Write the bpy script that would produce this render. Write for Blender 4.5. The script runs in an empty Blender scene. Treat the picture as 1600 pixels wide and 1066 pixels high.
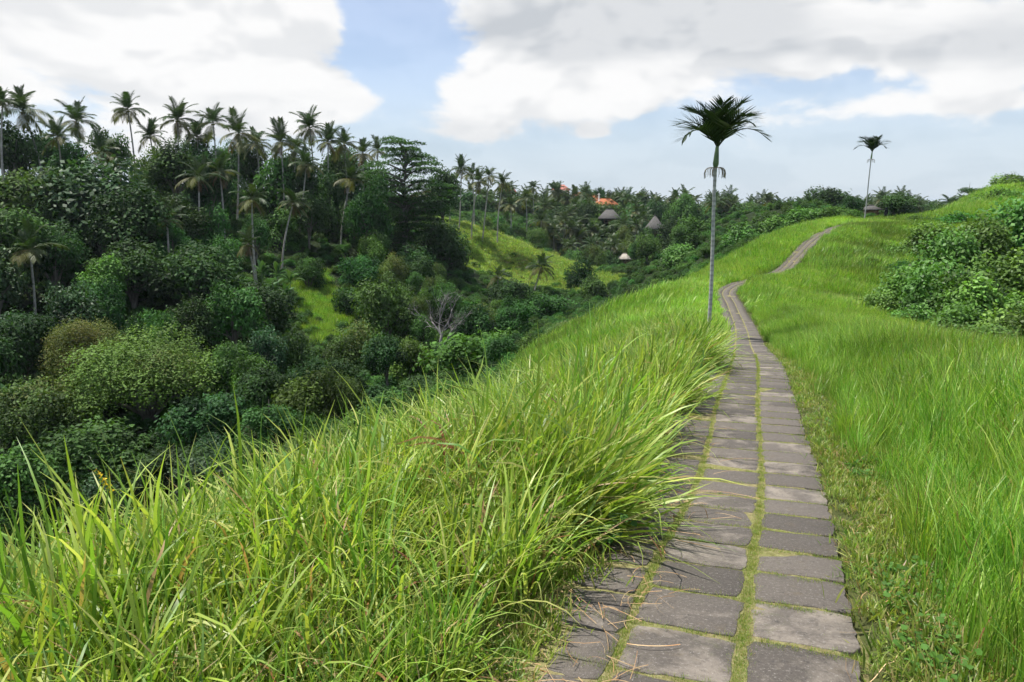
import bpy, math, numpy as np
from mathutils import Vector, Matrix, Euler
rng = np.random.default_rng(7)
R = math.radians
SC = bpy.context.scene
COL = SC.collection

# ------------------------------------------------------------------ camera
F_PX, PITCH, CAM_Z = 1256.0, R(9.7), 1.75
cam = bpy.data.cameras.new('camera')
cam.sensor_width = 36.0
cam.lens = F_PX / 1600.0 * 36.0
cam.clip_start, cam.clip_end = 0.05, 20000
camo = bpy.data.objects.new('camera', cam)
COL.objects.link(camo)
camo.location = (0, 0, CAM_Z)
camo.rotation_euler = (math.pi / 2 - PITCH, 0, 0)
SC.camera = camo

# ------------------------------------------------------------------ light
SUN_EL, SUN_AZ = R(69), R(-62)
SUN_STRENGTH, SKY_STRENGTH, CLOUD_STRENGTH = 5.0, 0.105, 0.74
SC.view_settings.view_transform = 'Standard'
SC.view_settings.look = 'None'
SC.view_settings.gamma = 1
SC.view_settings.exposure = 0.42
SC.view_settings.use_curve_mapping = False
sl = bpy.data.lights.new('sun', 'SUN')
sl.energy, sl.angle, sl.color = SUN_STRENGTH, R(0.53), (1.0, 0.955, 0.88)
so = bpy.data.objects.new('sun', sl)
COL.objects.link(so)
so.rotation_euler = Vector((math.sin(SUN_AZ) * math.cos(SUN_EL), math.cos(SUN_AZ) * math.cos(SUN_EL),
                            math.sin(SUN_EL))).to_track_quat('Z', 'Y').to_euler()
so.location = (0, 0, 60)

SC.render.engine = 'CYCLES'
cy = SC.cycles
cy.use_denoising = True
cy.max_bounces = 4
cy.diffuse_bounces = 2
cy.glossy_bounces = 1
cy.transmission_bounces = 3
cy.transparent_max_bounces = 2
cy.volume_bounces = 0
cy.use_adaptive_sampling = True
cy.adaptive_threshold = 0.03


class NT:
    """tiny node-tree writer"""
    def __init__(s, tree):
        s.t = tree
        tree.nodes.clear()

    def n(s, typ, ins=None, **kw):
        nd = s.t.nodes.new(typ)
        for k, v in kw.items():
            setattr(nd, k, v)
        for k, v in (ins or {}).items():
            sk = nd.inputs[k]
            if isinstance(v, bpy.types.NodeSocket):
                s.t.links.new(v, sk)
            else:
                sk.default_value = v
        return nd

    def m(s, op, a, b=0.0, c=None, clamp=False):
        ins = {0: a, 1: b}
        if c is not None:
            ins[2] = c
        return s.n('ShaderNodeMath', ins, operation=op, use_clamp=clamp).outputs[0]

    def step(s, x, lo, hi):
        nd = s.n('ShaderNodeMapRange', {0: x, 1: lo, 2: hi, 3: 0.0, 4: 1.0}, interpolation_type='SMOOTHSTEP')
        return nd.outputs[0]

    def mixc(s, fac, a, b, blend='MIX'):
        nd = s.n('ShaderNodeMix', data_type='RGBA', blend_type=blend)
        for k, v in ((0, fac), (6, a), (7, b)):
            if isinstance(v, bpy.types.NodeSocket):
                s.t.links.new(v, nd.inputs[k])
            else:
                nd.inputs[k].default_value = v if k == 0 else (*v[:3], 1)
        return nd.outputs[2]

    def noise(s, vec, scale, detail=4, rough=0.55, dist=0.0):
        nd = s.n('ShaderNodeTexNoise', {'Scale': scale, 'Detail': detail, 'Roughness': rough, 'Distortion': dist})
        if vec is not None:
            s.t.links.new(vec, nd.inputs['Vector'])
        return nd.outputs[0]


# ------------------------------------------------------------------ world: sky with cumulus
W = bpy.data.worlds.new('World')
SC.world = W
W.use_nodes = True
w = NT(W.node_tree)
sky = w.n('ShaderNodeTexSky', sky_type='NISHITA', sun_disc=False, sun_elevation=SUN_EL, sun_rotation=SUN_AZ,
          altitude=300, air_density=1.0, dust_density=0.4, ozone_density=2.5)
tc = w.n('ShaderNodeTexCoord')
sx = w.n('ShaderNodeSeparateXYZ', {0: tc.outputs['Generated']})
X, Y, Z = sx.outputs
az = w.m('ARCTAN2', X, Y)
el = w.m('ARCSINE', Z)
# cloud banks: (azimuth, elevation, half widths, weight) in degrees
BLOBS = [(-27, 11.5, 15, 7.5, .40), (-17, 8.0, 7, 3.6, .22), (-11.5, 7.2, 3.2, 1.6, .30), (-21, 10.5, 7, 2.2, .25),
         (4, 12.5, 10, 4.2, .36), (16, 12.0, 16, 4.2, .30), (-1.5, 7.2, 3.4, 2.2, .36), (3, 8.5, 3.6, 2.0, .34),
         (8, 8.4, 5.0, 1.6, .28), (30, 9.6, 12, 2.2, .24), (0, 4.8, 5, .8, .12), (22, 6.1, 5, .7, .16),
         (29, 6.0, 3, .6, .18), (-7.7, 11.8, 1.0, .5, .2), (5.5, 4.9, 1.1, .5, .26),
         (-8.2, 11.5, 3.4, 6.0, -.42), (0, 2.2, 60, 1.6, -.16)]
bsum = None
for (ba, be, wa, we, wt) in BLOBS:
    da = w.m('DIVIDE', w.m('SUBTRACT', az, R(ba)), R(wa))
    de = w.m('DIVIDE', w.m('SUBTRACT', el, R(be)), R(we))
    r2 = w.m('ADD', w.m('MULTIPLY', da, da), w.m('MULTIPLY', de, de))
    g = w.m('MULTIPLY', w.m('EXPONENT', w.m('MULTIPLY', r2, -1.0)), wt)
    bsum = g if bsum is None else w.m('ADD', bsum, g)


def cloud_density(dz, detail):
    e2 = w.m('ADD', el, dz)
    v = w.n('ShaderNodeCombineXYZ', {0: w.m('MULTIPLY', az, 7.0), 1: w.m('MULTIPLY', e2, 13.0), 2: 3.7}).outputs[0]
    big = w.noise(v, 1.0, detail, 0.56, 0.25)
    return big


d0 = w.m('ADD', cloud_density(0.0, 9), bsum)
d_lo, d_up = w.m('ADD', cloud_density(0.0, 3), bsum), w.m('ADD', cloud_density(R(1.2), 3), bsum)
alpha = w.step(d0, 0.52, 0.71)
veil = w.m('MULTIPLY', w.step(d0, 0.40, 0.66), 0.45)
alpha = w.m('MAXIMUM', alpha, w.m('MAXIMUM', veil, 0.33))
v3 = w.n('ShaderNodeCombineXYZ', {0: w.m('MULTIPLY', az, 3.6), 1: w.m('MULTIPLY', el, 12.0), 2: 9.1}).outputs[0]
low = w.noise(v3, 1.0, 4, 0.5, 0.2)
gb = None      # broad shaded undersides of the cloud decks
for (ba, be, wa, we, wt) in ((3.5, 11.2, 8, 2.0, .34), (15, 12.5, 9, 2.4, .26), (29, 9.0, 12, 1.2, .22), (-24, 10.5, 9, 4.5, -.22), (-28, 6.8, 12, 1.0, .16), (-1.5, 8.4, 4, 1.6, -.3), (6, 8.3, 4, 1.2, -.25), (22, 14, 3, 2, -.3)):
    da = w.m('DIVIDE', w.m('SUBTRACT', az, R(ba)), R(wa))
    de = w.m('DIVIDE', w.m('SUBTRACT', el, R(be)), R(we))
    g = w.m('MULTIPLY', w.m('EXPONENT', w.m('MULTIPLY', w.m('ADD', w.m('MULTIPLY', da, da), w.m('MULTIPLY', de, de)), -1.0)), wt)
    gb = g if gb is None else w.m('ADD', gb, g)
under = w.step(w.m('SUBTRACT', d_up, d_lo), -0.04, 0.12)
body = w.step(w.m('ADD', low, gb), 0.46, 0.78)
grey = w.m('ADD', w.m('MULTIPLY', body, 0.58), w.m('MULTIPLY', under, 0.36), clamp=True)
ccol = w.mixc(grey, (1.0, 1.0, 1.0), (0.57, 0.605, 0.65))
# pale veil of distant vapour low over the land, all round the horizon
lowveil = w.m('MULTIPLY', w.step(el, R(9.5), R(1.5)), 0.78)
bg1 = w.n('ShaderNodeBackground', {0: w.mixc(1.0, sky.outputs[0], (.92, .96, 1.05), 'MULTIPLY'), 1: SKY_STRENGTH})
bg2 = w.n('ShaderNodeBackground', {0: ccol, 1: CLOUD_STRENGTH})
bg3 = w.n('ShaderNodeBackground', {0: (.53, .67, .82, 1), 1: CLOUD_STRENGTH})
mx0 = w.n('ShaderNodeMixShader', {0: lowveil, 1: bg1.outputs[0], 2: bg3.outputs[0]})
mx = w.n('ShaderNodeMixShader', {0: alpha, 1: mx0.outputs[0], 2: bg2.outputs[0]})
w.n('ShaderNodeOutputWorld', {0: mx.outputs[0]})

# ------------------------------------------------------------------ pixel <-> place
CT, ST = math.cos(PITCH), math.sin(PITCH)


def P(u, v, d):
    """place at ground distance d (metres ahead) seen at photo pixel u, v"""
    r, up = (u - 800) / F_PX, -(v - 533) / F_PX
    k = d / (CT + ST * up)
    return (r * k, d, CAM_Z + k * (CT * up - ST))


def proj(x, y, z):
    dz = z - CAM_Z
    dep = y * CT - dz * ST
    up = y * ST + dz * CT
    return 800 + F_PX * x / dep, 533 - F_PX * up / dep


# ------------------------------------------------------------------ path line
PATH = [(-1.5, -3, 0.0), (-.42, 0, 0.0)] + [P(*a) for a in (
    (1050, 1066, 2.70), (1086, 935, 3.45), (1139, 760, 5.73), (1151, 643, 8.84), (1162, 580, 13.1), (1161, 541, 24.2),
    (1156, 509, 37), (1143, 477, 48), (1136, 455, 55), (1152, 445, 59), (1186, 436, 62.5), (1222, 424, 66.5),
    (1246, 400, 71.5), (1270, 376, 78), (1300, 359, 86), (1335, 349, 94))] + [(47, 104, -.9), (57, 119, -.9), (68, 140, -3)]
PATH = np.array(PATH)


def hermite(pts, per=40):
    t = np.r_[0, np.cumsum(np.linalg.norm(np.diff(pts[:, :2], axis=0), axis=1))]
    tan = np.gradient(pts, t, axis=0)
    out = []
    for i in range(len(pts) - 1):
        h = t[i + 1] - t[i]
        n = max(4, int(h / 0.1))
        s = np.linspace(0, 1, n, endpoint=False)[:, None]
        out.append((2 * s**3 - 3 * s**2 + 1) * pts[i] + (s**3 - 2 * s**2 + s) * h * tan[i]
                   + (-2 * s**3 + 3 * s**2) * pts[i + 1] + (s**3 - s**2) * h * tan[i + 1])
    return np.vstack(out)


PL = hermite(PATH)
k = np.ones(15) / 15
PLz = np.convolve(np.pad(PL[:, 2], 7, mode='edge'), k, 'valid')
PL[:, 2] = PLz
PS = np.r_[0, np.cumsum(np.linalg.norm(np.diff(PL[:, :2], axis=0), axis=1))]
PTAN = np.gradient(PL[:, :2], PS, axis=0)
PTAN /= np.linalg.norm(PTAN, axis=1)[:, None]
SUB = slice(None, None, 4)


def path_at(s):
    return np.array([np.interp(s, PS, PL[:, j]) for j in range(3)]), np.array([np.interp(s, PS, PTAN[:, j]) for j in range(2)])


def pdist(x, y):
    """signed offset from the path (right positive), path height there, arc length"""
    x, y = np.atleast_1d(x).astype(float), np.atleast_1d(y).astype(float)
    p = np.full(x.shape, 999.0); z = np.zeros(x.shape); s = np.zeros(x.shape)
    near = np.where((x > -70) & (x < 130) & (y > -60) & (y < 190))[0]
    A, T, S_ = PL[SUB], PTAN[SUB], PS[SUB]
    for c in range(0, len(near), 20000):
        i = near[c:c + 20000]
        d2 = (x[i, None] - A[None, :, 0])**2 + (y[i, None] - A[None, :, 1])**2
        j = d2.argmin(1)
        dx, dy = x[i] - A[j, 0], y[i] - A[j, 1]
        along = dx * T[j, 0] + dy * T[j, 1]
        side = dx * T[j, 1] - dy * T[j, 0]
        p[i] = np.sign(side) * np.sqrt(d2[np.arange(len(i)), j])
        ok = (j > 0) & (j < len(A) - 1)
        p[i] = np.where(ok, side, p[i])
        s[i] = S_[j] + along
        z[i] = np.interp(s[i], PS, PL[:, 2])
    return p, z, s


# ------------------------------------------------------------------ terrain control points
CP = []
for s_ in list(np.arange(0, 14, 2.0)) + list(np.arange(14, 150, 5.0)):
    c, t = path_at(s_)
    nrm = np.array([t[1], -t[0]])
    offs = [(-.9, 0), (.9, 0)]
    if s_ < 34:
        offs += [(-2.4, -.28), (-4.0, -1.12), (-6.0, -2.3), (-9, -4.6), (-14, -8.3), (-22, -14)]
        offs += [(3, .03), (6, -.2)]
        if s_ < 22:
            offs += [(9, -1.1), (14, -4.0)]
    elif s_ < 66:
        offs += [(-3.5, -.3), (-8, -2.0), (-15, -6.0), (-24, -12)]
        offs += [(3, .25)]
    elif s_ < 112:
        offs += [(-3.5, -.3)]
        offs += [(3, .2)]
    else:
        offs += [(-4, -.4), (-15, -4.5), (5, .4)]
    for o, dz in offs:
        CP.append((c[0] + nrm[0] * o, c[1] + nrm[1] * o, c[2] + dz))
for a in [  # far side of the gorge: plateau edge
        (-150, 295, 125), (0, 300, 120), (100, 305, 126), (200, 312, 135), (365, 324, 150), (450, 330, 158), (540, 340, 165), (620, 352, 172),
        # slope
        (0, 430, 100), (100, 440, 104), (220, 430, 108), (300, 425, 112), (440, 424, 125), (530, 386, 142), (625, 378, 158), (480, 470, 116),
        (515, 520, 104), (600, 470, 126), (660, 430, 145), (680, 470, 128), (740, 440, 150),
        (0, 560, 84), (120, 570, 85), (250, 560, 88), (380, 560, 90), (50, 690, 68), (200, 735, 64), (350, 690, 68), (450, 640, 74),
        (560, 610, 80), (650, 580, 88), (740, 560, 96), (800, 530, 108), (860, 510, 120), (910, 492, 134), (960, 470, 150),
        # grassy spur
        (690, 346, 190), (745, 357, 193), (800, 376, 196), (840, 390, 198), (880, 407, 200), (925, 425, 203), (965, 444, 206),
        (720, 400, 174), (770, 425, 172), (820, 440, 174), (870, 450, 178), (700, 372, 180),
        # far side valley and meadow
        (880, 440, 232), (940, 446, 226), (1000, 432, 205), (1040, 424, 212), (1080, 410, 220),
        (760, 352, 262), (820, 362, 270), (900, 385, 268), (970, 405, 262), (1050, 385, 270), (1120, 372, 262),
        (800, 338, 320), (900, 342, 330), (1000, 350, 325), (1090, 350, 320),
        (1180, 352, 180), (1240, 342, 175), (1300, 338, 170), (1160, 375, 140),
        # left flank of the ridge ahead
        (1100, 436, 76), (1040, 466, 70), (1000, 486, 66), (1190, 392, 86), (1250, 362, 94), (1140, 412, 82), (1060, 470, 62), (1300, 345, 98), (1200, 375, 96),
        # right hill
        (1250, 492, 44), (1300, 478, 52), (1240, 470, 56), (1280, 430, 65), (1400, 480, 54), (1330, 400, 76), (1420, 400, 74), (1400, 348, 94), (1350, 343, 100),
        (1500, 330, 98), (1420, 330, 106), (1500, 315, 113), (1600, 305, 116), (1760, 305, 112), (1180, 444, 57), (1210, 441, 58), (1195, 470, 50), (1520, 430, 64), (1620, 420, 60), (1600, 550, 36), (1450, 540, 36),
        (1350, 512, 42), (1600, 600, 24), (1750, 600, 22), (1600, 602, 16), (1500, 582, 18), (1420, 560, 22), (1350, 540, 27), (1500, 575, 25), (1030, 372, 249), (952, 350, 270), (930, 350, 268), (1800, 440, 50)]:
    CP.append(P(*a))
CP += [(-34, 44, -24), (-38, 25, -25), (-40, 5, -26), (-42, -20, -26), (-60, 20, -17), (-75, 45, -8), (-90, 10, -3), (-110, 60, 2), (-100, -40, 0),
       (-150, 150, 4), (-60, 220, 1), (-20, 260, -3), (-150, 260, 3), (110, 60, -6), (90, 20, -12), (80, -20, -14), (40, -10, -10), (95, 110, 1), (110, 160, -6), (60, 180, -8),
       (-10, -40, 1), (20, -40, -4), (-20, -40, -6), (12, 230, -20)]
for r_, z_ in ((420, -8), (700, -13), (1500, -14), (4000, -14)):
    for a_ in range(0, 360, 30):
        CP.append((r_ * math.sin(R(a_)), r_ * math.cos(R(a_)), z_))
CP = np.array(CP)
C2 = 6.0**2


def _phi(x, y):
    return np.sqrt((x[:, None] - CP[None, :, 0])**2 + (y[:, None] - CP[None, :, 1])**2 + C2)


_A = _phi(CP[:, 0], CP[:, 1])
ZM = -8.0
_wts = np.linalg.solve(_A - 0.25 * np.eye(len(CP)), CP[:, 2] - ZM)


def fbm(x, y, f, seed=0):
    r = np.random.default_rng(seed)
    o = np.zeros_like(x)
    for i in range(6):
        a, ph = r.uniform(0, 6.28, 2)
        ff = f * (1 + .7 * i)
        o += np.sin((x * math.cos(a) + y * math.sin(a)) * ff + ph) / (1 + .7 * i)
    return o / 2


def smooth(x, a, b):
    t = np.clip((x - a) / (b - a), 0, 1)
    return t * t * (3 - 2 * t)


def H(x, y, full=False):
    x, y = np.atleast_1d(x).astype(float), np.atleast_1d(y).astype(float)
    z = np.empty(x.shape)
    for c in range(0, len(x), 20000):
        z[c:c + 20000] = _phi(x[c:c + 20000], y[c:c + 20000]) @ _wts + ZM
    p, pz, s = pdist(x, y)
    far = smooth(np.hypot(x, y), 260, 450)
    z = z * (1 - far) + far * np.clip(z, -16, -7)
    z += fbm(x, y, 0.5, 3) * .10 * smooth(np.abs(p), 1.5, 6)
    wgt = 1 - smooth(np.abs(p), 1.05, 3.0)
    z = z * (1 - wgt) + (pz - 0.03 + .055 * smooth(np.abs(p), .66, .86) * (s < 26)) * wgt
    return (z, p, s) if full else z


def h1(x, y):
    return float(H([x], [y])[0])


# ------------------------------------------------------------------ mesh helpers
def mesh(name, V, faces, mat=None, col=None, smooth_=True):
    """faces: (m,k) array or list of such arrays"""
    V = np.asarray(V, dtype=np.float32)
    fl = faces if isinstance(faces, list) else [faces]
    fl = [np.asarray(f, dtype=np.int32) for f in fl if len(f)]
    me = bpy.data.meshes.new(name)
    me.vertices.add(len(V))
    me.vertices.foreach_set('co', V.ravel())
    li = np.concatenate([f.ravel() for f in fl])
    tot = np.concatenate([np.full(len(f), f.shape[1], dtype=np.int32) for f in fl])
    me.loops.add(len(li))
    me.loops.foreach_set('vertex_index', li)
    me.polygons.add(len(tot))
    me.polygons.foreach_set('loop_start', np.r_[0, np.cumsum(tot)[:-1]].astype(np.int32))
    me.polygons.foreach_set('loop_total', tot)
    if smooth_:
        me.polygons.foreach_set('use_smooth', np.ones(len(tot), dtype=bool))
    if col is not None:
        at = me.attributes.new('Col', 'FLOAT_COLOR', 'POINT')
        c4 = np.ones((len(V), 4), dtype=np.float32)
        c4[:, :3] = col
        at.data.foreach_set('color', c4.ravel())
    me.update()
    me.validate()
    if mat:
        me.materials.append(mat)
    return me


def obj(name, me, parent=None, loc=(0, 0, 0), rot=(0, 0, 0), scale=(1, 1, 1), label=None, cat=None, group=None, kind=None):
    o = bpy.data.objects.new(name, me)
    COL.objects.link(o)
    o.parent = parent
    o.location, o.rotation_euler, o.scale = loc, rot, scale
    if label: o['label'] = label
    if cat: o['category'] = cat
    if group: o['group'] = group
    if kind: o['kind'] = kind
    return o


def join(parts):
    """[(V, F(m,k), col or None)] -> V, [F], col"""
    Vs, Fs, Cs, n = [], [], [], 0
    for V, F, c in parts:
        Vs.append(np.asarray(V)); Cs.append(np.broadcast_to(np.asarray(c if c is not None else (1, 1, 1)), (len(V), 3)))
        for f in (F if isinstance(F, list) else [F]):
            Fs.append(np.asarray(f) + n)
        n += len(V)
    by = {}
    for f in Fs:
        by.setdefault(f.shape[1], []).append(f)
    return np.vstack(Vs), [np.vstack(v) for v in by.values()], np.vstack(Cs)


def tube(pts, rad, sides=7, cap=True):
    pts = np.asarray(pts, float)
    n = len(pts)
    rad = np.broadcast_to(np.asarray(rad, float), (n,))
    T = np.gradient(pts, axis=0)
    T /= np.linalg.norm(T, axis=1)[:, None] + 1e-9
    ref = np.array([1.0, 0, 0]) if abs(T[0, 0]) < .8 else np.array([0, 1.0, 0])
    A = np.cross(T, ref); A /= np.linalg.norm(A, axis=1)[:, None] + 1e-9
    B = np.cross(T, A)
    th = np.linspace(0, 2 * np.pi, sides, endpoint=False)
    V = pts[:, None] + rad[:, None, None] * (A[:, None] * np.cos(th)[None, :, None] + B[:, None] * np.sin(th)[None, :, None])
    V = V.reshape(-1, 3)
    i, j = np.meshgrid(np.arange(n - 1), np.arange(sides), indexing='ij')
    a = i * sides + j; b = i * sides + (j + 1) % sides
    Fq = np.stack([a, a + sides, b + sides, b], -1).reshape(-1, 4)
    Fs = [Fq]
    if cap:
        V = np.vstack([V, pts[-1:]])
        top = (n - 1) * sides
        Fs.append(np.array([[top + q, len(V) - 1, top + (q + 1) % sides] for q in range(sides)]))
    return V, Fs


def box(x0, x1, y0, y1, z0, z1):
    V = np.array([(x, y, z) for z in (z0, z1) for y in (y0, y1) for x in (x0, x1)], float)
    Fq = np.array([(0, 2, 3, 1), (4, 5, 7, 6), (0, 1, 5, 4), (2, 6, 7, 3), (0, 4, 6, 2), (1, 3, 7, 5)])
    return V, Fq


# ------------------------------------------------------------------ materials
def material(name):
    m = bpy.data.materials.new(name)
    m.use_nodes = True
    return m, NT(m.node_tree)


def leaf_mat(name, base, trans=.35, rough=.45, spec=.35, var=.35, tint=(.9, .75, .3), tcol=(1.15, 1.25, .55)):
    m, n = material(name)
    at = n.n('ShaderNodeAttribute', attribute_name='Col').outputs[0]
    rnd = n.n('ShaderNodeObjectInfo').outputs['Random']
    c = n.mixc(1.0, at, base, 'MULTIPLY')
    val = n.m('ADD', n.m('MULTIPLY', rnd, var), 1 - var / 2)
    hs = n.n('ShaderNodeHueSaturation', {'Hue': n.m('ADD', n.m('MULTIPLY', n.m('FRACT', n.m('MULTIPLY', rnd, 17.3)), .05 * min(1, var * 3)), .5 - .025 * min(1, var * 3)),
                                         'Saturation': 1.0, 'Value': val, 'Color': c}).outputs[0]
    pb = n.n('ShaderNodeBsdfPrincipled', {'Base Color': hs, 'Roughness': rough, 'Specular IOR Level': spec})
    tr = n.n('ShaderNodeBsdfTranslucent', {'Color': n.mixc(1.0, hs, tcol, 'MULTIPLY')})
    mxs = n.n('ShaderNodeMixShader', {0: trans, 1: pb.outputs[0], 2: tr.outputs[0]})
    n.n('ShaderNodeOutputMaterial', {0: mxs.outputs[0]})
    return m


def plain_mat(name, c1, c2, scale=3.0, rough=.85, bump=.0, spec=.2, detail=5, stretch=None, usecol=False):
    m, n = material(name)
    tcn = n.n('ShaderNodeTexCoord').outputs['Object']
    if stretch:
        tcn = n.n('ShaderNodeMapping', {0: tcn, 3: stretch}).outputs[0]
    f = n.noise(tcn, scale, detail, .6)
    c = n.mixc(n.step(f, .35, .65), c1, c2)
    if usecol:
        c = n.mixc(1.0, c, n.n('ShaderNodeAttribute', attribute_name='Col').outputs[0], 'MULTIPLY')
    ins = {'Base Color': c, 'Roughness': rough, 'Specular IOR Level': spec}
    if bump:
        ins['Normal'] = n.n('ShaderNodeBump', {'Strength': bump, 'Distance': .02, 'Height': n.noise(tcn, scale * 4, 6, .7)}).outputs[0]
    pb = n.n('ShaderNodeBsdfPrincipled', ins)
    n.n('ShaderNodeOutputMaterial', {0: pb.outputs[0]})
    return m


M_GRASS = leaf_mat('grass_blade', (1, 1, 1), trans=.40, rough=.42, spec=.42, var=.32)
M_LEAF = leaf_mat('tree_leaf', (1, 1, 1), trans=.30, rough=.6, spec=.14, var=.0)
M_LEAFV = leaf_mat('tree_leaf_varied', (1, 1, 1), trans=.30, rough=.6, spec=.13, var=.42)
M_GLOSS = leaf_mat('glossy_leaf', (1, 1, 1), trans=.28, rough=.5, spec=.2, var=.3)
M_PALM = leaf_mat('palm_leaf', (1, 1, 1), trans=.28, rough=.5, spec=.22, var=.3)
M_ARECA = leaf_mat('areca_leaf', (1, 1, 1), trans=.12, rough=.45, spec=.3, var=.0)
M_BARK = plain_mat('bark', (.10, .085, .065), (.22, .20, .17), 2.0, bump=.4)
M_PALMTRUNK = plain_mat('palm_bark', (.27, .25, .22), (.44, .42, .37), 3.0, bump=.3)
M_DEAD = plain_mat('bare_wood', (.20, .185, .175), (.31, .295, .28), 2.0)
M_SHAFT = plain_mat('crownshaft', (.085, .15, .05), (.13, .20, .07), 4.0, rough=.4, spec=.4)
M_TWIG = plain_mat('dry_twig', (.20, .17, .12), (.34, .30, .22), 8.0)
M_ROOF = plain_mat('clay_roof', (.30, .10, .045), (.44, .17, .08), 1.2, stretch=(1, 1, 6))
M_PINK = plain_mat('faded_clay_roof', (.44, .16, .13), (.56, .24, .19), 1.2)
M_THATCH = plain_mat('thatch', (.065, .062, .058), (.13, .125, .118), 2.0, stretch=(4, 4, .6), bump=.4)
M_WALL = plain_mat('plaster', (.60, .57, .52), (.72, .70, .66), 1.0)
M_STONE = plain_mat('retaining_stone', (.09, .09, .085), (.16, .16, .15), 1.5, bump=.4)
M_DARK = plain_mat('dark_opening', (.012, .012, .012), (.02, .02, .02), 1.0)
M_WOOD = plain_mat('old_wood', (.10, .06, .035), (.18, .11, .06), 2.0)
M_FLOWER = plain_mat('yellow_petal', (.75, .52, .02), (.85, .66, .05), 20.0, rough=.6)
M_BUD = plain_mat('grey_bud', (.22, .26, .16), (.36, .38, .28), 20.0)
M_CLOTH = plain_mat('dark_cloth', (.012, .013, .016), (.02, .021, .026), 6.0)
M_SKIN = plain_mat('skin', (.30, .17, .11), (.36, .21, .14), 6.0)
M_STRAW = plain_mat('straw', (.40, .22, .10), (.55, .41, .23), 9.0, usecol=True)

# ground: grass soil / forest floor / spur turf driven by an attribute
M_GROUND, n = material('ground_cover')
zc = n.n('ShaderNodeAttribute', attribute_name='Col').outputs[0]
ob = n.n('ShaderNodeTexCoord').outputs['Object']
f1 = n.noise(ob, 1.3, 8, .65)
f2 = n.noise(ob, 14.0, 6, .7)
c = n.mixc(n.step(f1, .3, .7), n.mixc(1.0, zc, (.72, .75, .7), 'MULTIPLY'), n.mixc(1.0, zc, (1.25, 1.2, 1.15), 'MULTIPLY'))
c = n.mixc(n.m('MULTIPLY', n.step(f2, .5, .75), .5), c, n.mixc(1.0, zc, (1.5, 1.3, 1.1), 'MULTIPLY'))
pb = n.n('ShaderNodeBsdfPrincipled', {'Base Color': c, 'Roughness': .9, 'Specular IOR Level': .1,
                                      'Normal': n.n('ShaderNodeBump', {'Strength': .6, 'Distance': .03, 'Height': f2}).outputs[0]})
n.n('ShaderNodeOutputMaterial', {0: pb.outputs[0]})

# moss and dry litter between the slabs
M_MOSS, n = material('moss_joint')
ob = n.n('ShaderNodeTexCoord').outputs['Object']
fa, fb, fc = n.noise(ob, 2.2, 6, .65), n.noise(ob, 38, 5, .75), n.noise(ob, .9, 4, .6)
c = n.mixc(n.step(fa, .38, .62), (.20, .20, .07), (.27, .225, .12))
c = n.mixc(n.m('MULTIPLY', n.step(fb, .48, .7), .8), c, (.36, .34, .18))
c = n.mixc(n.m('MULTIPLY', n.step(fc, .56, .7), .7), c, (.10, .17, .03))
c = n.mixc(n.m('MULTIPLY', n.step(fb, .50, .34), .5), c, (.07, .06, .035))
pb = n.n('ShaderNodeBsdfPrincipled', {'Base Color': c, 'Roughness': .95, 'Specular IOR Level': .05,
                                      'Normal': n.n('ShaderNodeBump', {'Strength': .9, 'Distance': .015, 'Height': fb}).outputs[0]})
n.n('ShaderNodeOutputMaterial', {0: pb.outputs[0]})

# weathered concrete slab
M_SLAB, n = material('weathered_slab')
oi = n.n('ShaderNodeObjectInfo')
ob0 = n.n('ShaderNodeTexCoord').outputs['Object']
off = n.n('ShaderNodeCombineXYZ', {0: n.m('MULTIPLY', oi.outputs['Random'], 91.0), 1: n.m('MULTIPLY', oi.outputs['Random'], 37.0), 2: 0.0}).outputs[0]
ob = n.n('ShaderNodeVectorMath', {0: ob0, 1: off}, operation='ADD').outputs[0]
sa, sb, sc_ = n.noise(ob, 4.5, 6, .62, .6), n.noise(ob, 60, 5, .85), n.noise(ob, 28, 6, .7)
r1 = n.m('FRACT', n.m('MULTIPLY', oi.outputs['Random'], 7.77))
dark = n.mixc(n.m('FRACT', n.m('MULTIPLY', oi.outputs['Random'], 23.7)), (.074, .064, .055), (.132, .114, .097))
light = n.mixc(r1, (.185, .160, .134), (.285, .246, .202))
thr = n.m('SUBTRACT', .74, n.m('MULTIPLY', r1, .36))
c = n.mixc(n.m('MULTIPLY', n.m('SMOOTH_MIN', n.m('MULTIPLY', n.m('SUBTRACT', sa, thr), 5.0), 1.0, .2, clamp=True), .85), dark, light)
c = n.mixc(n.m('MULTIPLY', n.step(sb, .53, .70), .6), c, (.46, .43, .39))
c = n.mixc(n.m('MULTIPLY', n.step(sb, .45, .30), .6), c, (.02, .02, .02))
c = n.mixc(n.m('MULTIPLY', n.step(sc_, .54, .70), .6), c, (.028, .027, .025))
sd_ = n.noise(ob, 7.5, 7, .7, .4)
c = n.mixc(n.m('MULTIPLY', n.step(sd_, .55, .72), .45), c, (.13, .10, .062))
se_ = n.noise(ob, 5.0, 7, .75, .8)
c = n.mixc(n.m('MULTIPLY', n.step(se_, .58, .74), .5), c, (.10, .11, .045))
pb = n.n('ShaderNodeBsdfPrincipled', {'Base Color': c, 'Roughness': .82, 'Specular IOR Level': .3,
                                      'Normal': n.n('ShaderNodeBump', {'Strength': .7, 'Distance': .006, 'Height': n.m('ADD', sb, n.m('MULTIPLY', sc_, 1.5))}).outputs[0]})
n.n('ShaderNodeOutputMaterial', {0: pb.outputs[0]})


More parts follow.
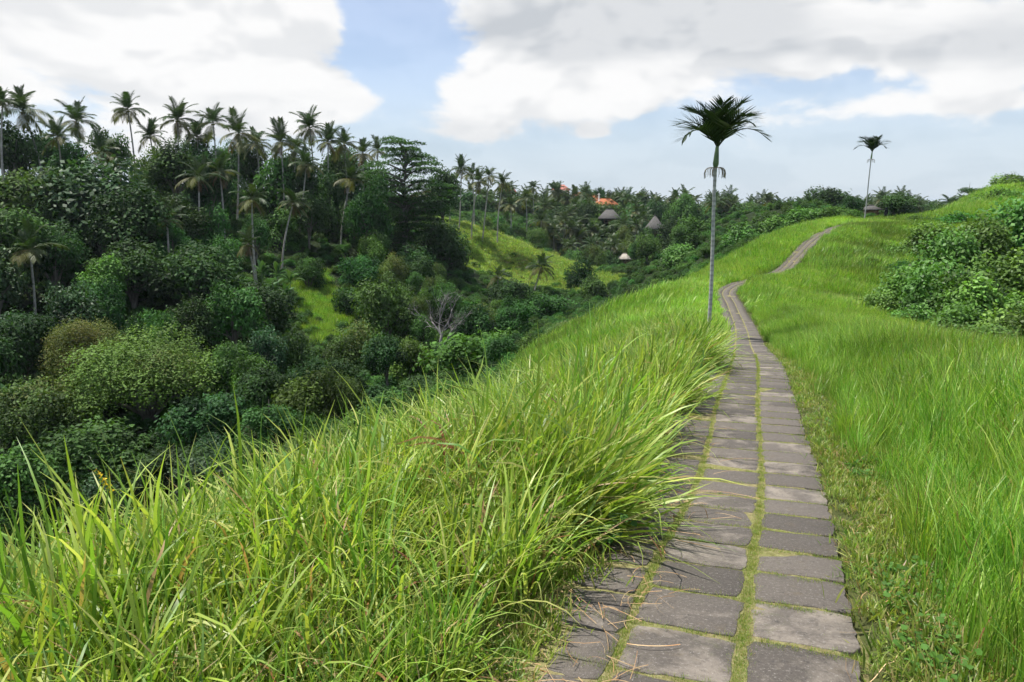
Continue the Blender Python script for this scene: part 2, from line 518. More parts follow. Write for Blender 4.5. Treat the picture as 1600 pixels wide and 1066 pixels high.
# ------------------------------------------------------------------ zones
def inpoly(u, v, poly):
    u, v = np.asarray(u), np.asarray(v)
    ins = np.zeros(u.shape, bool)
    q = np.array(poly)
    for i in range(len(q)):
        (x1, y1), (x2, y2) = q[i], q[i - 1]
        hit = ((y1 > v) != (y2 > v)) & (u < (x2 - x1) * (v - y1) / (y2 - y1 + 1e-9) + x1)
        ins ^= hit
    return ins


SPUR = [(668, 330), (745, 345), (800, 360), (880, 392), (985, 440), (985, 462), (900, 462), (820, 448), (760, 446), (735, 420), (715, 385)]
MEADOW = [(455, 428), (510, 425), (545, 470), (550, 515), (500, 540), (470, 500)]
MEADOW2 = [(985, 432), (1040, 416), (1075, 418), (1060, 440), (1000, 446)]


def zones(x, y, z, p, s):
    """0 forest floor, 1 grass, 2 spur turf, 3 light meadow"""
    u, v = proj(x, y, z)
    zo = np.zeros(x.shape, int)
    near = np.abs(p) < 200
    wob = fbm(x, y, .22, 11)
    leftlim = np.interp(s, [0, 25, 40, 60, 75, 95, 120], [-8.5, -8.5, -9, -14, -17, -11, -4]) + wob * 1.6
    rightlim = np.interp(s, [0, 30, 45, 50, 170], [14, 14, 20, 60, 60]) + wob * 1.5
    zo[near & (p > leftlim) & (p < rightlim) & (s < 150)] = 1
    ru, rv = u + 14 * fbm(x, y, .5, 81) * (y < 150) + 6 * fbm(x, y, .35, 82), v + 8 * fbm(x, y, .6, 83)
    zo[(y > 165) & (y < 212) & inpoly(ru, rv, SPUR)] = 2
    zo[(y > 90) & (y < 135) & inpoly(ru, rv, MEADOW)] = 3
    zo[(y > 185) & (y < 260) & inpoly(u, v, MEADOW2)] = 3
    return zo


# ------------------------------------------------------------------ ground sheet
ang = np.unique(np.concatenate([np.linspace(-180, -50, 27), np.linspace(-50, 50, 420), np.linspace(50, 180, 27)]))[:-1]
rad = np.concatenate([[0.3], np.geomspace(0.8, 12, 90), np.geomspace(12.2, 130, 190), np.geomspace(132, 420, 110), np.geomspace(440, 9000, 30)])
CX, CY = 0.0, -3.5
A_, R_ = np.meshgrid(np.radians(ang), rad, indexing='ij')
gx, gy = (CX + R_ * np.sin(A_)).ravel(), (CY + R_ * np.cos(A_)).ravel()
gz, gp, gs = H(gx, gy, True)
na, nr = len(ang), len(rad)
ii, jj = np.meshgrid(np.arange(na), np.arange(nr - 1), indexing='ij')
a = ii * nr + jj; b = ((ii + 1) % na) * nr + jj
Fg = np.stack([a, b, b + 1, a + 1], -1).reshape(-1, 4)
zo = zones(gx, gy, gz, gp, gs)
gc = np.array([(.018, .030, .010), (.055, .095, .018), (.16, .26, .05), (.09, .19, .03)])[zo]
sp = zo == 2
uu, vv = proj(gx, gy, np.asarray(gz))
brown = np.exp(-((uu - 808) / 30)**2 - ((vv - 412) / 16)**2)
gc[sp] = gc[sp] * (1 - .75 * brown[sp, None]) + np.array((.20, .14, .06)) * .75 * brown[sp, None]
edge = (np.abs(gp) < 2.2) & (gs < 60)
ew = (1 - smooth(np.abs(gp), 1.1, 2.2))[edge, None]
gc[edge] = gc[edge] * (1 - ew) + np.array((.070, .082, .030)) * ew
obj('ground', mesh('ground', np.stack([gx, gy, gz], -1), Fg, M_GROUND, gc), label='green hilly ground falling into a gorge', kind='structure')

# ------------------------------------------------------------------ path: bed and slabs
ss = np.arange(0.2, 150, .2)
pc = np.stack([np.interp(ss, PS, PL[:, j]) for j in range(3)], -1)
pt = np.stack([np.interp(ss, PS, PTAN[:, j]) for j in range(2)], -1)
pn = np.stack([pt[:, 1], -pt[:, 0]], -1)
lat = np.linspace(-.74, .74, 9)
wv = 1 + .05 * np.sin(ss * 3.1)[:, None] + .04 * np.sin(ss * 7.7 + 1)[:, None]
V = np.empty((len(ss), len(lat), 3))
V[..., :2] = pc[:, None, :2] + pn[:, None] * (lat[None, :] * wv)[..., None]
V[..., 2] = pc[:, None, 2] + np.where(np.abs(lat) > .73, -.06, .0265)[None]
i, j = np.meshgrid(np.arange(len(ss) - 1), np.arange(len(lat) - 1), indexing='ij')
a = i * len(lat) + j
path_o = obj('path', mesh('path', V.reshape(-1, 3), np.stack([a, a + 1, a + len(lat) + 1, a + len(lat)], -1).reshape(-1, 4), M_MOSS),
             label='winding ridge path of grey slabs with mossy joints', kind='structure')


def slab_geo(seed, w_=.417, l_=.380, t=.05, n=28):
    r = np.random.default_rng(seed)
    th = np.linspace(0, 2 * np.pi, n, endpoint=False) + .07
    e = 15.0 + 14 * r.random()
    rr = (np.abs(np.cos(th))**e + np.abs(np.sin(th))**e)**(-1 / e)
    ox, oy = np.cos(th) * rr * w_ / 2, np.sin(th) * rr * l_ / 2
    jit = r.normal(0, .0045, (n, 2)) + np.stack([.006 * np.sin(3 * th + r.uniform(0, 6)), .006 * np.sin(4 * th + r.uniform(0, 6))], -1)
    rings = []
    for k_, (sc2, zz) in enumerate(((1.0, -t), (1.0, -.006), (.992, -.0015), (.98, .0))):
        rings.append(np.stack([ox * sc2 + jit[:, 0], oy * sc2 + jit[:, 1], np.full(n, zz)], -1))
    V = np.vstack(rings + [np.array([[0, 0, .0]])])
    Fq = []
    for k_ in range(3):
        for q in range(n):
            Fq.append((k_ * n + q, k_ * n + (q + 1) % n, (k_ + 1) * n + (q + 1) % n, (k_ + 1) * n + q))
    tri = [(3 * n + q, 3 * n + (q + 1) % n, 4 * n) for q in range(n)]
    return V, [np.array(Fq), np.array(tri)]


slab_me = [mesh('slab', *slab_geo(i), M_SLAB, smooth_=False) for i in range(8)]
PITCH_S = .402
rest = []
r = np.random.default_rng(21)
row = 0
s_ = PS[np.argmin(np.abs(PL[:, 1] - 2.1))]
while s_ < 146:
    c, t = path_at(s_)
    c2, _ = path_at(s_ + .3)
    slope = math.atan2(c2[2] - c[2], .3)
    hd = math.atan2(t[1], t[0]) - math.pi / 2
    nrm = np.array([t[1], -t[0]])
    for k_, o in enumerate((-.46, 0.0, .46)):
        o2 = o + r.normal(0, .004) - ((-.06 if row > 2 else -.11) if k_ == 0 and row < 14 else 0)
        ds = r.normal(0, .008) + (-.13 if k_ == 0 and row < 12 else 0.03 * (k_ == 2))
        loc = (c[0] + nrm[0] * o2 + t[0] * ds, c[1] + nrm[1] * o2 + t[1] * ds, c[2] + .030 + r.normal(0, .0015) + ds * math.tan(slope))
        rot = (slope + r.normal(0, .007), r.normal(0, .007), hd + r.normal(0, .012))
        sc3 = (1 + r.normal(0, .012), 1 + r.normal(0, .02), 1)
        if k_ == 0 and row < 14:
            sc3 = (.70 if row > 2 else .5, sc3[1], 1)
        if row < 98:
            obj('slab', slab_me[r.integers(8)], path_o, loc, rot, sc3)
        else:
            Mx = Matrix.LocRotScale(Vector(loc), Euler(rot), Vector(sc3))
            bV, bF = box(-.206, .206, -.185, .185, -.05, 0)
            rest.append((np.array([Mx @ Vector(v) for v in bV]), bF, None))
    row += 1
    s_ += PITCH_S
V, Fs, _c = join(rest)
obj('far_slabs', mesh('far_slabs', V, Fs, M_SLAB, smooth_=False), path_o, kind='stuff')

# ------------------------------------------------------------------ grass blades
GREENS = np.array([(.235, .375, .055), (.285, .415, .07), (.345, .45, .095), (.18, .315, .042), (.115, .22, .03), (.44, .50, .16)]) * np.array((1.16, 1.10, 1.05))
DRY = np.array([(.48, .38, .17), (.40, .27, .12), (.36, .36, .12), (.30, .15, .06)])


def blades(seed, n, spread, L, wd, arch, dry=.05, segs=5, green=GREENS, fold=.3, erect=.22, lj=.3):
    r = np.random.default_rng(seed)
    base = r.normal(0, spread * .5, (n, 2))
    azm = r.uniform(0, 2 * np.pi, n)
    # lean away from the clump's heart
    out = np.arctan2(base[:, 1], base[:, 0])
    azm = np.where(r.random(n) < .55, out + r.normal(0, .6, n), azm)
    ln = L * np.clip(r.normal(1 - lj * .5, lj * .5, n), .3, 1.25)
    tilt0 = np.abs(r.normal(erect * .5, erect, n))
    bend = np.abs(r.normal(arch, arch * .7, n)) * (ln / L)
    wid = wd * r.uniform(.6, 1.25, n)
    t = np.linspace(0, 1, segs + 1)
    angv = tilt0[:, None] + bend[:, None] * t[None]**1.6
    dl = ln[:, None] / segs
    hx = np.cumsum(np.concatenate([np.zeros((n, 1)), np.sin(angv[:, :-1]) * dl], 1), 1)
    hz = np.cumsum(np.concatenate([np.zeros((n, 1)), np.cos(angv[:, :-1]) * dl], 1), 1)
    dx, dy = np.cos(azm), np.sin(azm)
    cx = base[:, :1] + hx * dx[:, None]
    cyy = base[:, 1:] + hx * dy[:, None]
    prof = np.clip(np.sin(np.pi * (t * .86 + .14))**.7 * .9 + .12, 0, 1)
    prof[-1] = 0.06
    twist = r.uniform(-.9, .9, n)[:, None] + r.normal(0, .7, n)[:, None] * t[None]
    px, py = -dy[:, None] * np.cos(twist) + dx[:, None] * np.sin(twist) * .6, dx[:, None] * np.cos(twist) + dy[:, None] * np.sin(twist) * .6
    w2 = wid[:, None] * prof[None] * .5
    Lp = np.stack([cx - px * w2, cyy - py * w2, hz], -1)
    Rp = np.stack([cx + px * w2, cyy + py * w2, hz + w2 * np.sin(twist) * .5], -1)
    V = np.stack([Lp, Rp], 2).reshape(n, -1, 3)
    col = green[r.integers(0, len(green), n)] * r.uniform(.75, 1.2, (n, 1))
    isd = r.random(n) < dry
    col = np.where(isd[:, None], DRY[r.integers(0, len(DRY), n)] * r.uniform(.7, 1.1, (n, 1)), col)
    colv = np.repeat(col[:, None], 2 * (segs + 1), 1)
    # tan tips belong to the plant itself; colour blends to dull olive towards the foot
    tip = np.repeat(np.clip((t - .8) / .2, 0, 1), 2)[None, :, None] * (r.random(n) < .25)[:, None, None] * .7
    colv = colv * (1 - tip) + np.array((.40, .30, .13)) * tip
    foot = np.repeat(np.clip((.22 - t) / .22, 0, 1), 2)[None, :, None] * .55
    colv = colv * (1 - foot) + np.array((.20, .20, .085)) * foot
    q = np.arange(segs) * 2
    f = np.stack([q, q + 1, q + 3, q + 2], -1)
    Fq = (f[None] + (np.arange(n) * 2 * (segs + 1))[:, None, None]).reshape(-1, 4)
    return V.reshape(-1, 3), Fq, colv.reshape(-1, 3)


PROTO_COLS = {}


def proto_collection(name, meshes):
    c = bpy.data.collections.new(name)
    for i_, me in enumerate(meshes):
        o = bpy.data.objects.new('%s_%02d' % (name, i_), me)
        c.objects.link(o)
    PROTO_COLS[name] = c
    return c


def scatter(name, coll, pts, rot, scl, idx, label, parent=None, cat=None):
    me = bpy.data.meshes.new(name)
    pts = np.asarray(pts, np.float32)
    me.vertices.add(len(pts))
    me.vertices.foreach_set('co', pts.ravel())
    for nm, typ, arr, key in (('rot', 'FLOAT_VECTOR', rot, 'vector'), ('scl', 'FLOAT_VECTOR', scl, 'vector'), ('idx', 'INT', idx, 'value')):
        at = me.attributes.new(nm, typ, 'POINT')
        at.data.foreach_set(key, np.asarray(arr, np.int32 if typ == 'INT' else np.float32).ravel())
    o = obj(name, me, parent, label=label, kind='stuff')
    g = bpy.data.node_groups.new(name, 'GeometryNodeTree')
    g.interface.new_socket('Geometry', in_out='INPUT', socket_type='NodeSocketGeometry')
    g.interface.new_socket('Geometry', in_out='OUTPUT', socket_type='NodeSocketGeometry')
    gi, go = g.nodes.new('NodeGroupInput'), g.nodes.new('NodeGroupOutput')
    ci = g.nodes.new('GeometryNodeCollectionInfo')
    ci.inputs['Collection'].default_value = coll
    ci.inputs['Separate Children'].default_value = True
    ci.inputs['Reset Children'].default_value = True
    ip = g.nodes.new('GeometryNodeInstanceOnPoints')
    ip.inputs['Pick Instance'].default_value = True

    def attr(nm, dt):
        a_ = g.nodes.new('GeometryNodeInputNamedAttribute')
        a_.data_type = dt
        a_.inputs['Name'].default_value = nm
        return a_.outputs[0]
    e2r = g.nodes.new('FunctionNodeEulerToRotation')
    L = g.links.new
    L(gi.outputs[0], ip.inputs['Points'])
    L(ci.outputs[0], ip.inputs['Instance'])
    L(attr('idx', 'INT'), ip.inputs['Instance Index'])
    L(attr('rot', 'FLOAT_VECTOR'), e2r.inputs[0])
    L(e2r.outputs[0], ip.inputs['Rotation'])
    L(attr('scl', 'FLOAT_VECTOR'), ip.inputs['Scale'])
    L(ip.outputs[0], go.inputs[0])
    md = o.modifiers.new('scatter', 'NODES')
    md.node_group = g
    return o


def gmesh(name, *a, **k_):
    V, Fq, c = blades(*a, **k_)
    return mesh(name, V, Fq, M_GRASS, c)


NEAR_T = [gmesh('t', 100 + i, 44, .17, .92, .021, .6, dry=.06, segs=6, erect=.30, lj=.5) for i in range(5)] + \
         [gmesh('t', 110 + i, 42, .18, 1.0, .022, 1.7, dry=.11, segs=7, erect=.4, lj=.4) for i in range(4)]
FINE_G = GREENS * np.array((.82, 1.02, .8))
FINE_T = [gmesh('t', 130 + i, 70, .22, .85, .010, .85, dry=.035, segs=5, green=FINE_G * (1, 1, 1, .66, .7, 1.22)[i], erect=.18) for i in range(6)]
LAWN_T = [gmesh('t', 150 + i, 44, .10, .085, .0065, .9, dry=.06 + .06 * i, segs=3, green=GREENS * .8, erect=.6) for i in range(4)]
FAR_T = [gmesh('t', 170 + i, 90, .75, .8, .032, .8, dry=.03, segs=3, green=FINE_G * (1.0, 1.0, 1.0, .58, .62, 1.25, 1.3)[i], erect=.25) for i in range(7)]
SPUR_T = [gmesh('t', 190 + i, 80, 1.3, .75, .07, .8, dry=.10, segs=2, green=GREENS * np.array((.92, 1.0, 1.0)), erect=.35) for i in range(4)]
C_NEAR, C_FINE, C_LAWN = proto_collection('near_tuft', NEAR_T), proto_collection('fine_tuft', FINE_T), proto_collection('lawn_tuft', LAWN_T)
C_FAR, C_SPUR = proto_collection('far_tuft', FAR_T), proto_collection('spur_tuft', SPUR_T)


def visible(u, v, m=90):
    return (u > -m) & (u < 1600 + m) & (v > 60) & (v < 1066 + 260)


def sample(n, x0, x1, y0, y1, seed):
    r = np.random.default_rng(seed)
    x, y = r.uniform(x0, x1, n), r.uniform(y0, y1, n)
    z, p, s = H(x, y, True)
    return r, x, y, z, p, s


def lean_rot(r, n, lx, ly):
    """euler giving a tilt of (lx, ly) in world on top of a random spin"""
    out = np.empty((n, 3))
    sp_ = r.uniform(0, 6.283, n)
    for i_ in range(n):
        ax = Vector((-ly[i_], lx[i_], 0))
        a_ = ax.length
        m_ = Matrix.Rotation(a_, 3, ax.normalized()) if a_ > 1e-5 else Matrix.Identity(3)
        out[i_] = (m_ @ Matrix.Rotation(sp_[i_], 3, 'Z')).to_euler()
    return out


# left bank: tall broad-bladed grass
r, x, y, z, p, s = sample(52000, -12, 14, -1.5, 30, 41)
dist = np.hypot(x, y)
u, v = proj(x, y, z + .4)
keep = (p < np.interp(y, [3.6, 4.4, 9, 13, 16], [-.74, -.72, -.72, -.74, -.84]) - .10 * fbm(x, y, 2.2, 5)) & (p > -11) & (dist > 1.15) & visible(u, v, 260) & (y > .3)
dens = np.interp(dist, [0, 5, 12, 30], [1.0, .95, .62, .45])
keep &= r.random(len(x)) < dens
# the worn corner beside the first slabs
keep &= ~((p > -.74 + .06 * fbm(x, y, 3, 8)) & (y < 3.9))
x, y, z, p, s = (q[keep] for q in (x, y, z, p, s))
nn = len(x)
c_t = np.stack([np.interp(s, PS, PTAN[:, j]) for j in range(2)], -1)
edgew = np.clip((p + 2.0) / 1.1, 0, 1)
lean = edgew * np.clip(.08 + .55 * fbm(x, y, 1.3, 9), 0, .6)
lx = c_t[:, 1] * lean + r.normal(0, .17, nn) + .12 * fbm(x, y, .8, 60)
ly = -c_t[:, 0] * lean + r.normal(0, .17, nn) + .12 * fbm(x, y, .8, 61)
hv = np.clip(.70 + .20 * fbm(x, y, 1.1, 4) + r.normal(0, .10, nn), .4, 1.15) * np.interp(np.hypot(x, y), [1, 2.5], [.8, 1.0])
hv *= 1 - edgew * np.clip(.25 - .5 * fbm(x, y, 1.3, 9), 0, .6)
for (ty, tw, tl, th) in ((4.55, .55, .75, .95), (13.2, 1.1, .42, 1.0)):
    tus = np.exp(-((y - ty) / tw)**2) * (p > -1.5)
    lx += c_t[:, 1] * tl * tus; ly -= c_t[:, 0] * tl * tus
    hv = hv * (1 - tus) + np.maximum(hv, th) * tus
idx = np.where(r.random(nn) < np.where(fbm(x, y, .9, 6) > .1, .75, .32), r.integers(5, 9, nn), r.integers(0, 5, nn))
scatter('grass', C_NEAR, np.stack([x, y, z - .02], -1), lean_rot(r, nn, lx, ly), np.stack([hv, hv, hv], -1), idx,
        'tall bright green broad-bladed grass covering the bank left of the path')
print('left grass', nn)

# right bank: finer, combed by the wind
r, x, y, z, p, s = sample(62000, .5, 30, -1, 46, 42)
dist = np.hypot(x, y)
u, v = proj(x, y, z + .4)
zn = zones(x, y, z, p, s)
lim = np.interp(s, [0, 4.5, 7.5, 12, 20, 30, 60], [1.22, 1.16, 1.12, 1.05, .95, .9, .9]) + .16 * fbm(x, y, 2.4, 5)
keep = (p > lim) & visible(u, v, 240) & (y > .4) & (zn == 1)
keep &= r.random(len(x)) < np.interp(dist, [0, 6, 14, 46], [1.0, .9, .65, .5])
x, y, z, p, s = (q[keep] for q in (x, y, z, p, s))
nn = len(x)
gust = fbm(x, y, .45, 19)
lx = .22 + .16 * gust + r.normal(0, .09, nn)
ly = .08 + .14 * fbm(x, y, .5, 20) + r.normal(0, .09, nn)
near_edge = np.clip(1 - (p - .9) / 1.6, 0, 1)
hv = np.clip(.92 + .16 * fbm(x, y, .8, 22) + r.normal(0, .08, nn), .4, 1.3) * (1 - .5 * near_edge)
sxy = np.interp(np.hypot(x, y), [5, 40], [1.0, 1.5])
scatter('grass', C_FINE, np.stack([x, y, z - .02], -1), lean_rot(r, nn, lx, ly), np.stack([hv * sxy, hv * sxy, hv], -1),
        np.where(fbm(x, y, .7, 35) + r.normal(0, .3, nn) > .45, r.integers(3, 5, nn), np.where(r.random(nn) < .18, 5, r.integers(0, 3, nn))),
        'fine bright green windswept grass covering the bank right of the path')
print('right grass', nn)

# ridge slopes ahead
r, x, y, z, p, s = sample(150000, -6, 96, 26, 128, 43)
u, v = proj(x, y, z + .3)
zn = zones(x, y, z, p, s)
dens = np.interp(y, [26, 50, 128], [.9, .75, .45])
keep = (zn == 1) & (np.abs(p) > .95 + .1 * fbm(x, y, 1.5, 2)) & visible(u, v, 60) & (r.random(len(x)) < dens)
keep &= ~((p > 0) & (y < 44) & (p < 18))
keep &= ~((p < 0) & (y < 29))
x, y, z, p, s = (q[keep] for q in (x, y, z, p, s))
nn = len(x)
gust = fbm(x, y, .20, 29)
lx = .30 * np.sign(p) * .4 + .18 + .30 * gust + r.normal(0, .10, nn)
ly = .10 + .28 * fbm(x, y, .16, 30) + r.normal(0, .10, nn)
hv = np.clip(.85 + .25 * fbm(x, y, .5, 31) + r.normal(0, .1, nn), .3, 1.4) * np.clip(.55 + (np.abs(p) - .9) * .35, .5, 1)
hv = np.where((p > .8) & (p < 3.2) & (y > 58) & (y < 61.5) & (x > 16.4), .85, hv)
scatter('grass', C_FAR, np.stack([x, y, z - .03], -1), lean_rot(r, nn, lx, ly), np.stack([hv * 1.1, hv * 1.1, hv], -1),
        np.where(fbm(x, y, .28, 33) + r.normal(0, .25, nn) > .5, r.integers(3, 5, nn), np.where(fbm(x, y, .22, 34) + r.normal(0, .25, nn) > .4, r.integers(5, 7, nn), r.integers(0, 3, nn))),
        'bright green wind-combed grass over the ridge ahead of the path bend')
print('ridge grass', nn)

# spur and meadows across the gorge
r, x, y, z, p, s = sample(60000, -60, 70, 88, 262, 44)
zn = zones(x, y, z, p, s)
keep = (zn >= 2)
x, y, z, zn = (q[keep] for q in (x, y, z, zn))
pick = r.random(len(x)) < np.where(zn == 2, .8, .9)
x, y, z, zn = (q[pick] for q in (x, y, z, zn))
nn = len(x)
hv = np.clip(r.normal(.9, .2, nn), .4, 1.5)
for zz, lab in ((2, 'yellow-green turf of the bare hill spur across the gorge'), (3, 'light green creepers and grass in clearings of the gorge slope')):
    q = zn == zz
    scatter('grass', C_SPUR if zz == 2 else C_FAR, np.stack([x, y, z - .03], -1)[q], lean_rot(r, q.sum(), r.normal(.1, .15, q.sum()), r.normal(0, .15, q.sum())),
            np.stack([hv, hv, hv * (.7 if zz == 2 else 1.2)], -1)[q], r.integers(0, 4, q.sum()), lab)

# trodden short grass beside and between the slabs
r, x, y, z, p, s = sample(90000, -1.2, 9, 1.5, 26, 45)
lim = np.interp(s, [0, 4.5, 7.5, 12, 20, 30], [1.6, 1.55, 1.5, 1.4, 1.2, 1.05])
keep = ((p > .70) & (p < lim + .2)) | ((p < -.70) & (p > -1.35)) | ((x > -.6) & (p < -.7) & (y < 3.6) & (p > -2)) | ((p < -.50) & (p > -.80) & (y < 3.9))
keep &= r.random(len(x)) < np.interp(y, [1.5, 6, 26], [1, .7, .35])
keep &= r.random(len(x)) < np.where(p < 0, .9, .45 + .45 * (fbm(x, y, 1.7, 50) > -.1))
x, y, z, p = (q[keep] for q in (x, y, z, p))
nn = len(x)
hv = np.clip(r.normal(.8, .3, nn), .3, 1.6)
hv2 = hv * np.where((p > .7) & (p < .86), .8, 1.0)
pts = np.stack([x, y, z + np.where(np.abs(p) < .76, .045, 0)], -1)
rots = np.stack([r.normal(0, .2, nn), r.normal(0, .2, nn), r.uniform(0, 6.28, nn)], -1)
scs = np.stack([hv, hv, hv2], -1)
# joint tufts
jr = np.random.default_rng(46)
NJ = 15000
s0_ = PS[np.argmin(np.abs(PL[:, 1] - 2.1))]
js = s0_ + (jr.random(NJ)**1.5) * 17 - .2
tr_j = jr.random(NJ) < .5
jo = np.where(jr.random(NJ) < .5, -.23, .23) + jr.normal(0, .013, NJ)
jo = np.where(tr_j, jr.uniform(-.68, .68, NJ), jo)
js = np.where(tr_j, s0_ + (np.floor((js - s0_) / PITCH_S) + .5) * PITCH_S + jr.normal(0, .010, NJ), js)
jc = np.stack([np.interp(js, PS, PL[:, j]) for j in range(3)], -1)
jt = np.stack([np.interp(js, PS, PTAN[:, j]) for j in range(2)], -1)
jp = np.stack([jc[:, 0] + jt[:, 1] * jo, jc[:, 1] - jt[:, 0] * jo, jc[:, 2] + .012], -1)
jn = len(jp)
jh = jr.uniform(.15, .42, jn)
pts = np.vstack([pts, jp]); rots = np.vstack([rots, np.stack([np.zeros(jn), np.zeros(jn), jr.uniform(0, 6.28, jn)], -1)])
scs = np.vstack([scs, np.stack([jh * .75, jh * .75, jh], -1)])
scatter('grass', C_LAWN, pts, rots, scs, np.random.default_rng(47).integers(0, 4, len(pts)), 'short trodden grass along the path edges and in the slab joints')

# ------------------------------------------------------------------ foliage prototypes (unit crown: radius 1, height 0..1.6)
def leaves(r, pos, nrm, L, Wd, col, droop=.15):
    n = len(pos)
    nrm = nrm / (np.linalg.norm(nrm, axis=1)[:, None] + 1e-9)
    ref = r.normal(0, 1, (n, 3))
    t = np.cross(nrm, ref); t /= np.linalg.norm(t, axis=1)[:, None] + 1e-9
    t[:, 2] -= droop; t /= np.linalg.norm(t, axis=1)[:, None]
    b = np.cross(nrm, t)
    l = (L * r.uniform(.7, 1.3, n))[:, None]
    wd = l * Wd
    V = np.stack([pos - t * l * .5, pos + b * wd * .5 - nrm * l * .06, pos + t * l * .5 - nrm * l * .12, pos - b * wd * .5 - nrm * l * .06], 1)
    Fq = np.arange(n * 4).reshape(n, 4)
    return V.reshape(-1, 3), Fq, np.repeat(col, 4, 0)


def crown(seed, K, n, leaf, base, rz=.8, clump=(.30, .48), wleaf=.55, flat=1.0, up=.55, hvar=.25, shell=.72, fill=.1, droop=.15, lowcut=-.5, alt=None):
    """uneven crown of leafy clumps; returns V, F, C and clump centres"""
    r = np.random.default_rng(seed)
    cs, rs = [], []
    tries = 0
    while len(cs) < K and tries < 4000:
        tries += 1
        d = r.normal(0, 1, 3); d /= np.linalg.norm(d)
        if d[2] < lowcut: continue
        q = r.uniform(.35, .82)
        rr = r.uniform(*clump)
        c = np.array([d[0] * q, d[1] * q, d[2] * q * rz])
        c[:2] *= (1 - rr * .3)
        if any(np.linalg.norm(c - o) < .55 * rr for o in cs): continue
        cs.append(c); rs.append(rr)
    cs, rs = np.array(cs), np.array(rs)
    pr = rs**2 / (rs**2).sum()
    which = r.choice(len(cs), n, p=pr)
    d = r.normal(0, 1, (n, 3)); d[:, 2] = d[:, 2] + .35
    d /= np.linalg.norm(d, axis=1)[:, None]
    rad_ = np.where(r.random(n) < fill, r.uniform(.2, 1, n), shell + (1.08 - shell) * r.random(n)**.8)
    rad_ *= 1 + .26 * np.sin(d[:, 0] * 8 + which) * np.sin(d[:, 1] * 7 + 2 * which + d[:, 2] * 5)
    rad_ = np.where(r.random(n) < .10, rad_ * r.uniform(1.05, 1.4, n), rad_)
    pos = cs[which] + d * (rs[which] * rad_)[:, None] * np.array((1, 1, flat))
    nrm = d * np.array((.7, .7, .7)) + np.array((0, 0, up)) + r.normal(0, .35, (n, 3))
    cv = 1 + hvar * r.normal(0, 1, len(cs))
    col = np.asarray(base)[None] * np.clip(cv[which], .5, 1.6)[:, None] * r.uniform(.7, 1.3, (n, 1))
    if alt is not None:
        am = (r.random(len(cs)) < alt[1])[which] & (r.random(n) < .8)
        col = np.where(am[:, None], np.asarray(alt[0]) * r.uniform(.7, 1.3, (n, 1)), col)
    zmin = -rz * .75
    pos[:, 2] -= zmin; cs[:, 2] -= zmin
    V, Fq, C = leaves(r, pos, nrm, leaf, wleaf, col, droop)
    return V, Fq, C, cs


def branches(seed, cs, n=9, r0=.05):
    r = np.random.default_rng(seed)
    parts = []
    for c in cs[:n]:
        mid = np.array([c[0] * .4, c[1] * .4, c[2] * .55 + .02]) + r.normal(0, .04, 3)
        parts.append((*tube([(0, 0, -.15), (c[0] * .12, c[1] * .12, .12), mid, c], [r0, r0 * .8, r0 * .5, r0 * .2], 5), None))
    V, Fs, _ = join(parts)
    return mesh('branches', V, Fs, M_BARK)


G_DARK, G_MID, G_LITE, G_OLIVE, G_YEL = (.040, .088, .026), (.058, .125, .030), (.092, .18, .036), (.085, .13, .034), (.125, .145, .042)
KINDS = {}


def kind(name, variants, mat=None, nb=9, r0=.05, **kw):
    out = []
    for i_ in range(variants):
        V, Fq, C, cs = crown(hash_seed(name) + i_, **kw)
        out.append((mesh(name + '_crown', V, Fq, mat or M_LEAFV, C), branches(i_, cs, nb, r0)))
    KINDS[name] = out


def hash_seed(t):
    return sum(ord(ch) * (i_ + 3) for i_, ch in enumerate(t)) % 10000


kind('broad', 5, K=17, n=5200, leaf=.10, base=G_MID, rz=.85, hvar=.38, clump=(.24, .46), fill=.04)
kind('dark', 5, K=19, n=5600, leaf=.095, base=G_DARK, rz=.9, hvar=.38, clump=(.22, .44), fill=.04)
kind('glossy', 3, mat=M_GLOSS, K=16, n=4200, leaf=.105, base=(.042, .095, .034), rz=.95, up=.8, hvar=.35)
kind('lite', 3, K=16, n=5200, leaf=.095, base=G_LITE, rz=.8, hvar=.3, clump=(.22, .44), fill=.04)
kind('olive', 3, K=24, n=8000, leaf=.065, hvar=.3, base=G_OLIVE, rz=.7, clump=(.22, .36), alt=(G_YEL, .25))
kind('hero', 1, K=34, n=30000, leaf=.034, base=(.12, .20, .042), rz=.72, clump=(.19, .36), alt=((.12, .155, .04), .22), nb=16, r0=.03, lowcut=-.25, hvar=.16)
kind('hero_olive', 1, K=36, n=26000, leaf=.032, base=(.125, .165, .042), rz=.7, clump=(.17, .30), alt=((.165, .165, .048), .35), nb=16, r0=.03, lowcut=-.2, hvar=.15)
kind('vine', 3, K=20, n=7000, leaf=.085, base=(.052, .125, .034), rz=1.1, clump=(.22, .42), droop=.7, up=.3, hvar=.35, fill=.04)
kind('bush', 4, K=12, n=2200, leaf=.13, base=G_MID, rz=.62, nb=4, r0=.03)
kind('brightbush', 3, K=14, n=2600, leaf=.12, base=(.07, .16, .030), rz=.6, nb=4, r0=.03)
kind('bigleaf', 4, mat=M_GLOSS, K=20, n=4800, leaf=.10, hvar=.34, fill=.04, base=(.105, .215, .040), rz=.75, wleaf=.75, up=.9, nb=6, r0=.03, droop=.3, alt=((.14, .26, .05), .25))
kind('far', 3, K=12, n=1300, leaf=.17, base=G_MID, rz=.85, nb=4)
